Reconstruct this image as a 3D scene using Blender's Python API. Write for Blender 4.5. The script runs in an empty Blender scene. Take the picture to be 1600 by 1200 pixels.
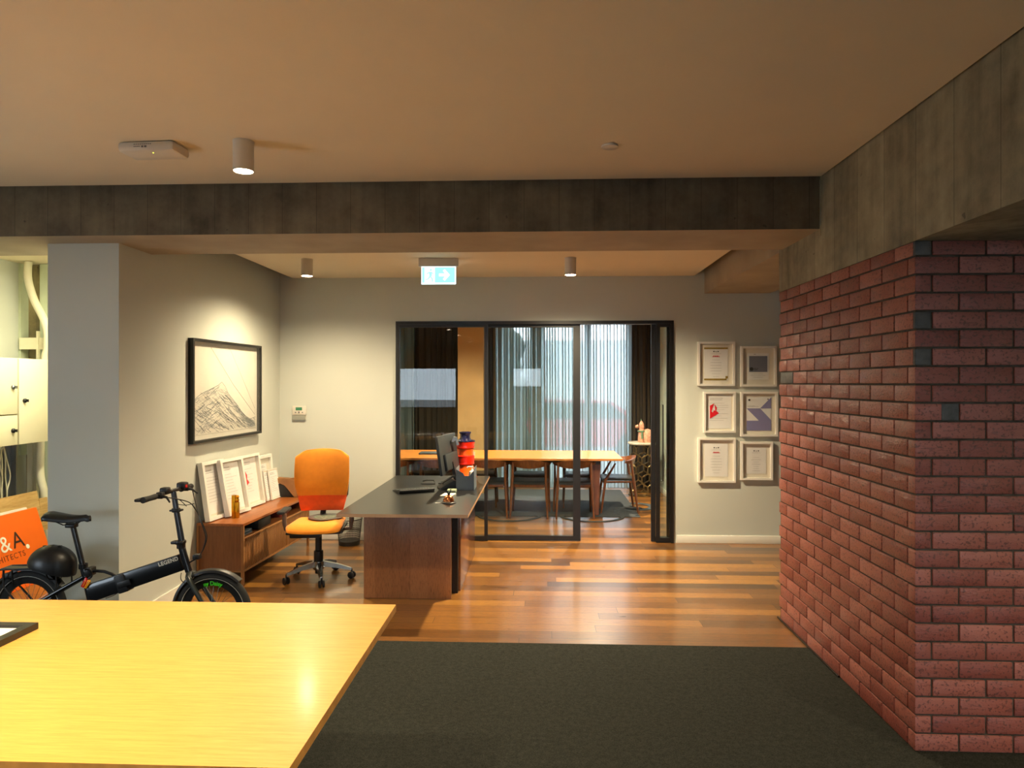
import bpy, bmesh, math, random
from mathutils import Vector, Matrix
R = math.radians
C = bpy.context.scene.collection
SC = bpy.context.scene
random.seed(7)
# ------------------------------------------------------------------ camera
F = 1067.0; TH = math.atan(45/F); HZ = 598.5; CH = 1.70
cd = bpy.data.cameras.new('camera'); cam = bpy.data.objects.new('camera', cd); C.objects.link(cam)
cam.location = (0, 0, CH); cam.rotation_euler = (R(90), 0, TH)
cd.sensor_width = 36; cd.lens = F/1600*36; cd.shift_y = -(600-HZ)/1600; cd.clip_start = .05; cd.clip_end = 200
SC.camera = cam
# ------------------------------------------------------------------ colour management, sky
SC.view_settings.view_transform = 'Standard'; SC.view_settings.look = 'None'
SC.view_settings.gamma = 1; SC.view_settings.use_curve_mapping = False
SC.view_settings.exposure = 1.22
W = bpy.data.worlds.new('sky'); SC.world = W; W.use_nodes = True
bgn = W.node_tree.nodes['Background']; bgn.inputs[0].default_value = (.76, .89, 1, 1); bgn.inputs[1].default_value = 5
WARM = (1.0, .81, .52); SPOT_W = 150
def area(name, loc, rot, sx, sy, col, power, portal=False):
    l = bpy.data.lights.new(name, 'AREA'); l.shape = 'RECTANGLE'; l.size = sx; l.size_y = sy; l.color = col; l.energy = power
    l.cycles.is_portal = portal
    o = bpy.data.objects.new(name, l); C.objects.link(o); o.location = loc; o.rotation_euler = rot
    return o
# windows behind the camera and behind the curtains: portals for the sky
RW = [(-4.45, -2.6, .9, 2.2), (-.9, .05, 1.55, 2.2), (2.3, 4.3, .05, 2.5)]
for (a, b, c, d) in RW: area('sky_portal', ((a+b)/2, -6.45, (c+d)/2), (R(90), 0, R(180)), b-a, d-c, (1, 1, 1), 1, True)
MW = [(-2.62, -2.05, .05, 2.72), (-.66, -.12, .05, 2.72), (.0, 1.47, .05, 2.72)]
LW = (1.1, 2.7, .45, 1.35)  # added unseen side window, sized to cool the lower left wall end
area('sky_portal', (-4.99, (LW[0]+LW[1])/2, (LW[2]+LW[3])/2), (0, R(-90), 0), LW[3]-LW[2], LW[1]-LW[0], (1, 1, 1), 1, True)
for (a, b, c, d) in MW: area('sky_portal', ((a+b)/2, 11.2, (c+d)/2), (R(-90), 0, 0), b-a, d-c, (1, 1, 1), 1, True)
# ------------------------------------------------------------------ pixel helpers (used only to read positions off the photo)
def _d(x, y):
    s, c = math.sin(TH), math.cos(TH); u = (x-800)/F; return Vector((-s+u*c, c+u*s, (HZ-y)/F))
def onY(x, y, Y): a = _d(x, y); t = Y/a.y; return Vector((a.x*t, Y, CH+a.z*t))
def onX(x, y, X): a = _d(x, y); t = X/a.x; return Vector((X, a.y*t, CH+a.z*t))
# ------------------------------------------------------------------ materials
def hexc(h):
    h = h.lstrip('#'); o = []
    for i in (0, 2, 4):
        v = int(h[i:i+2], 16)/255; o.append(v/12.92 if v <= .04045 else ((v+.055)/1.055)**2.4)
    return (*o, 1)
class NT:
    def __init__(s, name):
        s.m = bpy.data.materials.new(name); s.m.use_nodes = True; s.t = s.m.node_tree; s.t.nodes.clear()
        s.out = s.t.nodes.new('ShaderNodeOutputMaterial')
    def n(s, typ, **k):
        x = s.t.nodes.new('ShaderNode'+typ)
        for a, b in k.items():
            if a.startswith('i_'):
                key = a[2:]; key = int(key) if key.isdigit() else key.replace('_', ' ')
                if isinstance(b, bpy.types.NodeSocket): s.t.links.new(b, x.inputs[key])
                else: x.inputs[key].default_value = b
            else: setattr(x, a, b)
        return x
    def math(s, op, a, b=None, c=None):
        k = {'i_0': a}
        if b is not None: k['i_1'] = b
        if c is not None: k['i_2'] = c
        return s.n('Math', operation=op, **k).outputs[0]
    def ramp(s, fac, stops):
        x = s.n('ValToRGB', i_0=fac); r = x.color_ramp
        while len(r.elements) < len(stops): r.elements.new(.5)
        for e, (p, c) in zip(r.elements, stops): e.position = p; e.color = hexc(c) if isinstance(c, str) else c
        return x.outputs[0]
    def mix(s, fac, a, b, mode='MIX'):
        x = s.n('Mix', data_type='RGBA', blend_type=mode)
        for i, v in ((0, fac), (6, a), (7, b)):
            if isinstance(v, bpy.types.NodeSocket): s.t.links.new(v, x.inputs[i])
            else: x.inputs[i].default_value = v
        return x.outputs[2]
    def pbsdf(s, **k):
        x = s.n('BsdfPrincipled', **k); s.t.links.new(x.outputs[0], s.out.inputs[0]); return x
    def bump(s, h, st, dist=.01):
        return s.n('Bump', i_Height=h, i_Strength=st, i_Distance=dist).outputs[0]
def simple(name, col, rough=.5, metal=0, var=.06, vscale=8, bump=0, bscale=60, coat=0, spec=.5, sheen=0):
    t = NT(name); co = t.n('TexCoord').outputs['Object']
    nz = t.n('TexNoise', i_Vector=co, i_Scale=vscale, i_Detail=4).outputs[0]
    c = hexc(col); d = (c[0]*(1-var*2), c[1]*(1-var*2), c[2]*(1-var*2), 1); e = tuple(min(1, v*(1+var)) for v in c[:3])+(1,)
    bc = t.ramp(nz, [(.3, d), (.7, e)])
    k = dict(i_Base_Color=bc, i_Roughness=rough, i_Metallic=metal, i_Coat_Weight=coat, i_Specular_IOR_Level=spec)
    if sheen: k['i_Sheen_Weight'] = sheen
    if bump: k['i_Normal'] = t.bump(t.n('TexNoise', i_Vector=co, i_Scale=bscale, i_Detail=3).outputs[0], bump, .005)
    t.pbsdf(**k); return t.m
def emis(name, col, st):
    t = NT(name); e = t.n('Emission', i_Color=hexc(col) if isinstance(col, str) else (*col, 1), i_Strength=st)
    t.t.links.new(e.outputs[0], t.out.inputs[0]); return t.m
def wood(name, c0, c1, axis=0, scale=6, rough=.4, stretch=14, coat=0, bump=.05):
    t = NT(name); co = t.n('TexCoord').outputs['Object']
    sc = [stretch]*3; sc[axis] = 1
    v = t.n('Mapping', i_Vector=co, i_Scale=tuple(sc)).outputs[0]
    a = t.n('TexNoise', i_Vector=v, i_Scale=scale, i_Detail=6, i_Roughness=.6, i_Distortion=.4).outputs[0]
    b = t.n('TexNoise', i_Vector=v, i_Scale=scale*5, i_Detail=3).outputs[0]
    f = t.math('ADD', t.math('MULTIPLY', a, .7), t.math('MULTIPLY', b, .3))
    bc = t.ramp(f, [(.33, c0), (.66, c1)])
    t.pbsdf(i_Base_Color=bc, i_Roughness=rough, i_Coat_Weight=coat, i_Coat_Roughness=.15, i_Normal=t.bump(f, bump, .003)); return t.m
def planks(name, w, L, stops, along='X', rough=(.22, .4), seam=.0015, coat=.5):
    t = NT(name); co = t.n('TexCoord').outputs['Object']; s = t.n('SeparateXYZ', i_0=co)
    X, Y = (s.outputs[0], s.outputs[1]) if along == 'X' else (s.outputs[2], s.outputs[0]) if along == 'Z' else (s.outputs[1], s.outputs[0])
    yr = t.math('DIVIDE', Y, w); row = t.math('FLOOR', yr)
    r1 = t.n('TexWhiteNoise', noise_dimensions='1D', i_W=row).outputs[0]
    xr = t.math('DIVIDE', t.math('ADD', X, t.math('MULTIPLY', r1, L*7.3)), L); colm = t.math('FLOOR', xr)
    v = t.n('CombineXYZ', i_0=row, i_1=colm).outputs[0]
    rnd = t.n('TexWhiteNoise', noise_dimensions='2D', i_Vector=v).outputs[0]
    fx = t.math('FRACT', xr); fy = t.math('FRACT', yr)
    ex = t.math('MINIMUM', fx, t.math('SUBTRACT', 1.0, fx)); ey = t.math('MINIMUM', fy, t.math('SUBTRACT', 1.0, fy))
    gap = t.math('MAXIMUM', t.math('LESS_THAN', ex, seam/L), t.math('LESS_THAN', ey, seam/w))
    gx = t.n('CombineXYZ', i_0=t.math('ADD', X, t.math('MULTIPLY', rnd, 31.0)), i_1=t.math('MULTIPLY', Y, 16.0), i_2=rnd).outputs[0]
    gr = t.n('TexNoise', i_Vector=gx, i_Scale=3.2, i_Detail=7, i_Roughness=.62, i_Distortion=.9).outputs[0]
    g2 = t.n('TexNoise', i_Vector=gx, i_Scale=22, i_Detail=3).outputs[0]
    f = t.math('ADD', t.math('MULTIPLY', rnd, .5), t.math('MULTIPLY', gr, .5))
    bc = t.ramp(f, stops)
    bc = t.mix(t.math('MULTIPLY', t.math('GREATER_THAN', g2, .57), .4), bc, (.03, .012, .005, 1))
    bc = t.mix(gap, bc, (.015, .007, .003, 1))
    h = t.math('SUBTRACT', t.math('MULTIPLY', gr, .25), gap)
    ro = t.math('MULTIPLY_ADD', gr, rough[1]-rough[0], rough[0])
    t.pbsdf(i_Base_Color=bc, i_Roughness=ro, i_Coat_Weight=coat, i_Coat_Roughness=.16, i_Normal=t.bump(h, .25, .002)); return t.m
def concrete(name, c0, c1, joint=.29):
    t = NT(name); co = t.n('TexCoord').outputs['Object']; s = t.n('SeparateXYZ', i_0=co)
    a = t.n('TexNoise', i_Vector=co, i_Scale=2.6, i_Detail=9, i_Roughness=.68).outputs[0]
    st = t.n('Mapping', i_Vector=co, i_Scale=(9, 9, .7)).outputs[0]
    b = t.n('TexNoise', i_Vector=st, i_Scale=1.6, i_Detail=4).outputs[0]
    fine = t.n('TexNoise', i_Vector=co, i_Scale=90, i_Detail=3).outputs[0]
    f = t.math('ADD', t.math('MULTIPLY', a, .72), t.math('MULTIPLY', b, .28))
    bc = t.ramp(f, [(.34, c0), (.66, c1)])
    u = t.math('DIVIDE', t.math('ADD', s.outputs[0], s.outputs[1]), joint)
    bd = t.n('TexWhiteNoise', noise_dimensions='1D', i_W=t.math('FLOOR', u)).outputs[0]
    bc = t.mix(t.math('MULTIPLY', bd, .14), bc, (.03, .025, .015, 1))
    fr = t.math('FRACT', u); e = t.math('MINIMUM', fr, t.math('SUBTRACT', 1.0, fr)); j = t.math('LESS_THAN', e, .008)
    bc = t.mix(t.math('MULTIPLY', j, .55), bc, (.02, .018, .014, 1))
    spots = t.n('TexNoise', i_Vector=co, i_Scale=17, i_Detail=2).outputs[0]
    bc = t.mix(t.math('MULTIPLY', t.math('GREATER_THAN', spots, .74), .5), bc, (.02, .018, .014, 1))
    h = t.math('SUBTRACT', t.math('MULTIPLY', fine, .4), j)
    t.pbsdf(i_Base_Color=bc, i_Roughness=.75, i_Normal=t.bump(h, .3, .003)); return t.m
def brickm(name, c0, c1, c2):
    t = NT(name); co = t.n('TexCoord').outputs['Object']
    rnd = t.n('NewGeometry').outputs['Random Per Island']
    nz = t.n('TexNoise', i_Vector=co, i_Scale=7, i_Detail=5).outputs[0]
    bc = t.ramp(t.math('ADD', t.math('MULTIPLY', rnd, .55), t.math('MULTIPLY', nz, .4)), [(.2, c0), (.5, c1), (.8, c2)])
    v = t.n('Mapping', i_Vector=co, i_Rotation=(0, R(28), 0), i_Scale=(1, 1, 3.2)).outputs[0]
    dr = t.n('TexNoise', i_Vector=v, i_Scale=14, i_Detail=5, i_Roughness=.75, i_Distortion=1.8).outputs[0]
    sp = t.n('TexNoise', i_Vector=co, i_Scale=75, i_Detail=3).outputs[0]
    bc = t.mix(t.math('MULTIPLY', t.math('GREATER_THAN', sp, .6), .6), bc, (.028, .008, .007, 1))
    bc = t.mix(t.math('MULTIPLY', t.math('GREATER_THAN', dr, .585), .5), bc, (.05, .016, .014, 1))
    h = t.math('ADD', t.math('MULTIPLY', dr, .9), t.math('MULTIPLY', sp, .4))
    t.pbsdf(i_Base_Color=bc, i_Roughness=.38, i_Specular_IOR_Level=.6, i_Normal=t.bump(h, .45, .008)); return t.m
def glassm(name, tint='#ffffff', ior=1.5, rough=0.0):
    t = NT(name); g = t.n('NewGeometry'); k0 = ((ior-1)/(ior+1))**2
    c = t.math('ABSOLUTE', t.n('VectorMath', operation='DOT_PRODUCT', i_0=g.outputs['Normal'], i_1=g.outputs['Incoming']).outputs['Value'])
    f = t.math('MULTIPLY_ADD', t.math('POWER', t.math('SUBTRACT', 1.0, c), 5.0), 1-k0, k0)
    a = t.n('BsdfTransparent', i_Color=hexc(tint)).outputs[0]; b = t.n('BsdfGlossy', i_Roughness=rough).outputs[0]
    m = t.n('MixShader', i_0=f, i_1=a, i_2=b); t.t.links.new(m.outputs[0], t.out.inputs[0]); return t.m
def clothm(name, col, transp, transl):
    t = NT(name); co = t.n('TexCoord').outputs['Object']
    w = t.n('TexNoise', i_Vector=co, i_Scale=220, i_Detail=2).outputs[0]
    c = hexc(col); bc = t.ramp(w, [(.3, tuple(v*.8 for v in c[:3])+(1,)), (.7, c)])
    d = t.n('BsdfDiffuse', i_Color=bc).outputs[0]; l = t.n('BsdfTranslucent', i_Color=bc).outputs[0]; p = t.n('BsdfTransparent').outputs[0]
    m = t.n('MixShader', i_0=transl, i_1=d, i_2=l).outputs[0]; m2 = t.n('MixShader', i_0=transp, i_1=m, i_2=p)
    t.t.links.new(m2.outputs[0], t.out.inputs[0]); return t.m
def carpetm():
    t = NT('carpet'); co = t.n('TexCoord').outputs['Object']
    a = t.n('TexNoise', i_Vector=co, i_Scale=190, i_Detail=3).outputs[0]; b = t.n('TexNoise', i_Vector=co, i_Scale=40, i_Detail=4).outputs[0]
    f = t.math('ADD', t.math('MULTIPLY', a, .7), t.math('MULTIPLY', b, .3))
    t.pbsdf(i_Base_Color=t.ramp(f, [(.35, '#171814'), (.65, '#353630')]), i_Roughness=.95, i_Specular_IOR_Level=.15, i_Normal=t.bump(f, .8, .006)); return t.m
M = dict(
 ceil=simple('ceiling_paint', '#dccfb6', .85, var=.01, vscale=3), wall=simple('wall_paint', '#c2c5bb', .75, var=.01, vscale=2, bump=.05, bscale=200),
 skirt=simple('skirting_paint', '#dedbd0', .5, var=.01), conc=concrete('concrete', '#5c5645', '#a69d82'), conc_dark=concrete('concrete_dark', '#423c31', '#7d745f', .22),
 conc_soft=simple('concrete_soffit', '#a3937c', .7, var=.08, vscale=3, bump=.2, bscale=60), mortar=simple('mortar', '#4a463e', .95, var=.2, vscale=30, bump=.4),
 brick=brickm('red_brick', '#7c3d33', '#8f5044', '#a06054'), brick_grey=simple('grey_brick', '#4e5050', .6, var=.2, vscale=25, bump=.4, bscale=60),
 floor=planks('timber_floor', .13, 1.9, [(.2, '#452f1c'), (.42, '#70491f'), (.6, '#90602a'), (.84, '#ab7833')]), carpet=carpetm(),
 black=simple('black_metal', '#141210', .4, var=.05), blackp=simple('black_plastic', '#101114', .45, var=.1), rubber=simple('rubber', '#1b1b1a', .8, var=.1, bump=.2, bscale=120),
 white=simple('white_paint', '#e6e2d8', .45, var=.01), whitem=simple('white_metal', '#cfc8bb', .4, var=.01), paper=simple('paper', '#ecebe6', .8, var=.01), ink=simple('ink', '#6c6a68', .8), inkd=simple('ink_dark', '#3c3a3a', .8),
 red=simple('red_print', '#e01626', .7, var=.01), purple=simple('purple_print', '#8d8bb5', .7, var=.01), blueg=simple('bluegrey_print', '#7c7f8c', .7, var=.02), gold=simple('gold_print', '#a08432', .5, var=.15, vscale=12),
 artpaper=simple('art_paper', '#d3cec0', .85, var=.01), mount=simple('mount_board', '#e4ddcb', .85, var=.01), glass=glassm('glass', '#ffffff', 1.35), pglass=glassm('partition_glass', '#f4f8f6', 1.38), chrome=simple('polished_alloy', '#b5b9bd', .25, 1, var=.03), steel=simple('steel', '#8d8f90', .35, .9, var=.05),
 orange=simple('orange_fabric', '#ff991c', .85, var=.03, vscale=30, bump=.25, bscale=600, sheen=.2), orange2=simple('red_orange_fabric', '#fb5a14', .85, var=.04, vscale=30, bump=.25, bscale=600, sheen=.2),  # the redder orange is the same fabric with its shading in the colour
 oak=wood('oak_veneer', '#d3943f', '#e5ae58', 0, 5, .38, 16, .1, .03), oakedge=simple('oak_edge', '#cf9448', .5, var=.12, vscale=20), desk=simple('desk_laminate', '#161616', .3, var=.1, vscale=60), deskedge=simple('desk_edge', '#b08a68', .5, var=.08),
 walnut=planks('walnut_blocks', .14, 2.1, [(.0, '#80502f'), (.5, '#96613a'), (1, '#a87046')], 'Z', (.35, .45), .0003, .1), teak=wood('teak', '#7d4418', '#a86026', 1, 5, .35, 12, .2), teakx=wood('teak_end', '#63391a', '#7d4c26', 2, 5, .45, 12), teaklt=wood('teak_edging', '#7e5229', '#98693a', 2, 6, .5, 10),
 chairwood=wood('chair_walnut', '#4c2814', '#774424', 2, 6, .35, 6, .2), tablewood=wood('meeting_oak', '#b8702c', '#d89246', 0, 5, .35, 12, .3), leather=simple('dark_leather', '#23262a', .4, var=.1, bump=.2, bscale=90),
 cream=simple('cream_cabinet', '#eae2c4', .35, var=.01), conduit=simple('conduit_plastic', '#ddd6bc', .5, var=.03), ply=wood('plywood', '#b78f52', '#dcb87a', 1, 4, .7, 8), trunk=simple('pale_green_trunking', '#c4ccb0', .55, var=.03),
 signor=simple('orange_board', '#ff6f12', .55, var=.02), signbk=simple('sign_dark', '#3c2418', .6), signwh=simple('sign_white', '#fff6e8', .6), helmet=simple('helmet_shell', '#15171b', .38, var=.15, vscale=20), bikep=simple('bike_paint', '#0d1016', .28, var=.1, coat=.3),
 greenp=simple('green_print', '#3fc81a', .5), redref=simple('red_reflector', '#d81f14', .3), yelref=simple('yellow_reflector', '#f2a410', .3), goldm=simple('gold_metal', '#d79a22', .25, .9, var=.1, vscale=30), tan=simple('tan_leather', '#9a6a3c', .6, var=.12, bump=.3, bscale=90), suede=simple('brown_card', '#8d6238', .8, var=.1),
 curtain=clothm('sheer_grey_curtain', '#a2adac', .15, .7), curtaind=clothm('heavy_curtain', '#4a443c', .02, .2), plaster=simple('tan_plaster', '#a08358', .8, var=.08, vscale=3), marble=simple('marble', '#c9c4b6', .25, var=.2, vscale=9), brass=simple('aged_brass', '#7c6a48', .35, .9, var=.2),
 vred=simple('red_glaze', '#d3210c', .22, var=.12, vscale=22, coat=.5, bump=.3, bscale=35), vor=simple('orange_glaze', '#ff5a10', .25, var=.15, vscale=28, coat=.5, bump=.3, bscale=35), vblue=simple('navy_glaze', '#191a3c', .22, var=.3, vscale=25, coat=.5, bump=.3, bscale=35),
 copper=simple('copper', '#c07a4c', .25, 1, var=.05), grey=simple('grey_card', '#5a636a', .4, var=.04), mongrey=simple('monitor_grey', '#24282b', .55, var=.03), screen=simple('screen', '#0c0d10', .2), notebook=simple('sage_notebook', '#7f8a70', .6), sage=simple('blue_book', '#3c4650', .6),
 clay=simple('pink_clay', '#c49078', .6, var=.2, vscale=40), claygreen=simple('green_clay', '#5f7f64', .6, var=.2, vscale=40), rug=simple('rug', '#3a4147', .9, var=.1, vscale=60, bump=.5, bscale=300),
 lampdisc=emis('lamp_disc', (1, .86, .62), 22), exitp=emis('exit_green', '#8fdccf', .75), exitw=emis('exit_white', '#dcfbff', 1.1), led=emis('led', '#e8ff40', 3), tube=emis('batten', (1, .93, .62), 6),
 leaf=simple('hedge_leaf', '#2c4a34', .7, var=.4, vscale=6, bump=.6, bscale=20), carred=simple('car_red', '#c4324a', .3, var=.02, coat=.6), asphalt=simple('asphalt', '#6d7072', .9), render=simple('white_render', '#cfd3d4', .8), mesh=simple('mesh_bin', '#2a2622', .5), lens=simple('lens_grey', '#c9c6bc', .3))
# ------------------------------------------------------------------ mesh helpers
def BM(): return bmesh.new()
def bx(bm, x0, x1, y0, y1, z0, z1, bev=0, mtx=None, mi=0):
    g = bmesh.ops.create_cube(bm, size=1)['verts']
    for v in g: v.co = Vector(((x0+x1)/2+v.co.x*(x1-x0), (y0+y1)/2+v.co.y*(y1-y0), (z0+z1)/2+v.co.z*(z1-z0)))
    fs = set(f for v in g for f in v.link_faces)
    if mi:
        for f in fs: f.material_index = mi
    if bev:
        es = list(set(e for v in g for e in v.link_edges))
        r = bmesh.ops.bevel(bm, geom=es, offset=bev, segments=2, affect='EDGES', profile=.5)
        g = list(set(v for f in r['faces'] for v in f.verts) | set(v for v in g if v.is_valid))
        if mi:
            for v in g:
                for f in v.link_faces: f.material_index = mi
    if mtx is not None:
        for v in g: v.co = mtx @ v.co
    return g
def tube(bm, pts, r, n=10, closed=False):
    pts = [Vector(p) for p in pts]; N = len(pts); rs = r if isinstance(r, (list, tuple)) else [r]*N
    rings = []; prev = None
    for i, p in enumerate(pts):
        if closed: t = (pts[(i+1) % N]-pts[i-1])
        else: t = (pts[min(i+1, N-1)]-pts[max(i-1, 0)])
        t.normalize()
        if prev is None:
            u = t.orthogonal().normalized()
        else:
            u = prev - t*prev.dot(t)
            u = u.normalized() if u.length > 1e-6 else t.orthogonal().normalized()
        prev = u; w = t.cross(u)
        rings.append([bm.verts.new(p+(u*math.cos(2*math.pi*k/n)+w*math.sin(2*math.pi*k/n))*rs[i]) for k in range(n)])
    for i in range(N if closed else N-1):
        a, b = rings[i], rings[(i+1) % N]
        for k in range(n): bm.faces.new((a[k], a[(k+1) % n], b[(k+1) % n], b[k]))
    if not closed: bm.faces.new(list(reversed(rings[0]))); bm.faces.new(rings[-1])
def lathe(bm, prof, c=(0, 0, 0), n=24, axis='Z'):
    c = Vector(c); rings = []
    for (r, z) in prof:
        if r < 1e-6: q = [Vector((0, 0, z))]
        else: q = [Vector((r*math.cos(2*math.pi*k/n), r*math.sin(2*math.pi*k/n), z)) for k in range(n)]
        if axis == 'Y': q = [Vector((p.x, p.z, p.y)) for p in q]
        if axis == 'X': q = [Vector((p.z, p.y, p.x)) for p in q]
        rings.append([bm.verts.new(c+p) for p in q])
    for a, b in zip(rings, rings[1:]):
        for k in range(n):
            k2 = (k+1) % n
            if len(a) == 1 and len(b) == 1: break
            if len(a) == 1: bm.faces.new((a[0], b[k], b[k2]))
            elif len(b) == 1: bm.faces.new((a[k], b[0], a[k2]))
            else: bm.faces.new((a[k], b[k], b[k2], a[k2]))
def prism(bm, poly, a0, a1, plane='XZ'):
    """poly: outline in a plane, extruded from a0 to a1 along the third axis"""
    def mk(p, a): return {'XZ': (p[0], a, p[1]), 'YZ': (a, p[0], p[1]), 'XY': (p[0], p[1], a)}[plane]
    A = [bm.verts.new(mk(p, a0)) for p in poly]; B = [bm.verts.new(mk(p, a1)) for p in poly]; n = len(poly)
    bm.faces.new(A); bm.faces.new(list(reversed(B)))
    for i in range(n): bm.faces.new((A[i], B[i], B[(i+1) % n], A[(i+1) % n]))
def ribbon(bm, pts, w, y=0):
    pts = [Vector(p) for p in pts]; L = []
    for i, p in enumerate(pts):
        t = pts[min(i+1, len(pts)-1)]-pts[max(i-1, 0)]
        nrm = Vector((-t.y, t.x)); nrm = nrm.normalized() if nrm.length else Vector((0, 1))
        L.append((bm.verts.new((p.x+nrm.x*w/2, y, p.y+nrm.y*w/2)), bm.verts.new((p.x-nrm.x*w/2, y, p.y-nrm.y*w/2))))
    for a, b in zip(L, L[1:]): bm.faces.new((a[0], a[1], b[1], b[0]))
def slab(bm, fn, nu, nv):
    """closed sheet with thickness; fn(u,v)->(front,back) points"""
    A = [[None]*(nv+1) for _ in range(nu+1)]; B = [[None]*(nv+1) for _ in range(nu+1)]
    for i in range(nu+1):
        for j in range(nv+1):
            a, b = fn(i/nu, j/nv); A[i][j] = bm.verts.new(a); B[i][j] = bm.verts.new(b)
    for i in range(nu):
        for j in range(nv):
            bm.faces.new((A[i][j], A[i+1][j], A[i+1][j+1], A[i][j+1])); bm.faces.new((B[i][j], B[i][j+1], B[i+1][j+1], B[i+1][j]))
    for i in range(nu):
        bm.faces.new((A[i][0], B[i][0], B[i+1][0], A[i+1][0])); bm.faces.new((A[i][nv], A[i+1][nv], B[i+1][nv], B[i][nv]))
    for j in range(nv):
        bm.faces.new((A[0][j], A[0][j+1], B[0][j+1], B[0][j])); bm.faces.new((A[nu][j], B[nu][j], B[nu][j+1], A[nu][j+1]))
def wm(o):
    m = Matrix.Identity(4); ch = []
    while o is not None: ch.append(o); o = o.parent
    for o in reversed(ch): m = m @ o.matrix_basis
    return m
def obj(name, bm, mats, parent=None, world=False, smooth=True, ang=40):
    bmesh.ops.recalc_face_normals(bm, faces=bm.faces[:])
    me = bpy.data.meshes.new(name); bm.to_mesh(me); bm.free()
    for m in (mats if isinstance(mats, (list, tuple)) else [mats]): me.materials.append(m)
    if smooth:
        me.polygons.foreach_set('use_smooth', [True]*len(me.polygons)); me.set_sharp_from_angle(angle=R(ang))
    o = bpy.data.objects.new(name, me); C.objects.link(o)
    if parent is not None:
        if world: me.transform(wm(parent).inverted())
        o.parent = parent
    return o
def tag(o, label=None, cat=None, group=None, kind=None):
    if label: o['label'] = label
    if cat: o['category'] = cat
    if group: o['group'] = group
    if kind: o['kind'] = kind
    return o
def thing(name, label, cat, loc=(0, 0, 0), rz=0, group=None):
    o = bpy.data.objects.new(name, None); C.objects.link(o); o.location = loc; o.rotation_euler = (0, 0, rz); o.empty_display_size = .1
    return tag(o, label, cat, group)
def struct(name, bm, m, label=None, parent=None, **k):
    o = obj(name, bm, m, parent, **k)
    if parent is None: tag(o, label, None, None, 'structure')
    return o
def dup(root, loc, rz=None, label=None, group=None):
    def cp(o, par):
        c = o.copy(); C.objects.link(c); c.parent = par
        for ch in list(kids[o]): cp(ch, c)
        return c
    kids = {}
    def walk(o): kids[o] = [c for c in o.children]; [walk(c) for c in kids[o]]
    walk(root); r = cp(root, None); r.location = loc
    if rz is not None: r.rotation_euler = (0, 0, rz)
    if label: r['label'] = label
    if group: r['group'] = group
    return r
def box(name, mat_, parent, *a, bev=0, world=True, **k):
    b = BM(); bx(b, *a, bev=bev); return obj(name, b, mat_, parent, world=world and parent is not None, **k)
def text_bm(txt, size, depth=.0006, fn=None, bold=0, spacing=1.0):
    cu = bpy.data.curves.new('t', 'FONT'); cu.body = txt; cu.size = size; cu.extrude = depth; cu.offset = bold; cu.space_character = spacing
    o = bpy.data.objects.new('t', cu); C.objects.link(o); bpy.context.view_layer.update()
    me = bpy.data.meshes.new_from_object(o.evaluated_get(bpy.context.evaluated_depsgraph_get()))
    b = BM(); b.from_mesh(me); bpy.data.objects.remove(o); bpy.data.curves.remove(cu); bpy.data.meshes.remove(me)
    for v in b.verts: v.co = fn(v.co) if fn else Vector((v.co.x, -v.co.z, v.co.y))
    return b
# ================================================================== SETTING
WX = -2.865          # left wall plane
BY = 7.33            # back wall plane
PX = 1.72; PY0, PY1, PZ = 3.216, 5.01, 2.355   # brick pier
OX0, OX1, OZ = -1.565, 1.41, 2.365             # glazed opening
RY = -6.5; LX = -5.05; RX = 4.6; MY = 11.25; MX0, MX1 = -3.36, 1.88
b = BM(); bx(b, LX, RX, 4.455, MY+.1, -.1, 0); struct('floor', b, M['floor'], 'timber board floor of mixed honey and brown planks')
b = BM(); bx(b, LX, RX, RY, 4.455, -.1, .004); struct('floor', b, M['carpet'], 'dark charcoal carpet in the foreground')
b = BM(); bx(b, LX, RX+.2, RY-.1, MY+.1, 3.3, 3.4); struct('ceiling', b, M['conc_dark'], 'concrete slab above the ceilings')
b = BM(); bx(b, LX, 1.705, RY, 4.235, 2.96, 2.99); struct('ceiling', b, M['ceil'], 'large plain plasterboard ceiling over the foreground')
b = BM(); bx(b, 2.42, RX, RY, 3.2, 2.7, 2.73); struct('ceiling', b, M['ceil'], 'ceiling to the right of the concrete beam')
b = BM(); bx(b, -2.70, 1.63, 4.93, BY, 2.84, 2.87); struct('ceiling', b, M['ceil'], 'lower ceiling in front of the glazed partition')
b = BM(); bx(b, LX, -3.36, 4.93, 6.5, 2.86, 2.9); struct('ceiling', b, M['ceil'], 'ceiling of the services recess')
b = BM(); bx(b, MX0, MX1, BY+.12, MY, 2.84, 2.87); struct('ceiling', b, M['ceil'], 'ceiling of the meeting room')
WALLP = [(-2.862, 4.52), (-2.90, 5.62), (-2.842, BY)]
def wallx(y):
    for (x0_, y0_), (x1_, y1_) in zip(WALLP, WALLP[1:]):
        if y <= y1_: return x0_+(x1_-x0_)*(y-y0_)/(y1_-y0_)
    return WALLP[-1][0]
b = BM(); prism(b, [(-3.36, 4.52)]+WALLP+[(-3.36, BY)], 0, 2.65, 'XY'); prism(b, [(-3.36, 4.94), (wallx(4.94), 4.94)]+WALLP[1:]+[(-3.36, BY)], 2.65, 3.3, 'XY'); struct('wall_left', b, M['wall'], 'pale grey wall return and side wall on the left', smooth=False)
b = BM()
bx(b, -3.36, OX0, BY, BY+.12, 0, 3.3); bx(b, OX1, RX, BY, BY+.12, 0, 3.3); bx(b, OX0, OX1, BY, BY+.12, OZ, 3.3)
struct('wall_back', b, M['wall'], 'pale wall around the glazed partition', smooth=False)
b = BM(); (wa, wb, wc, wd) = LW
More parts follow.
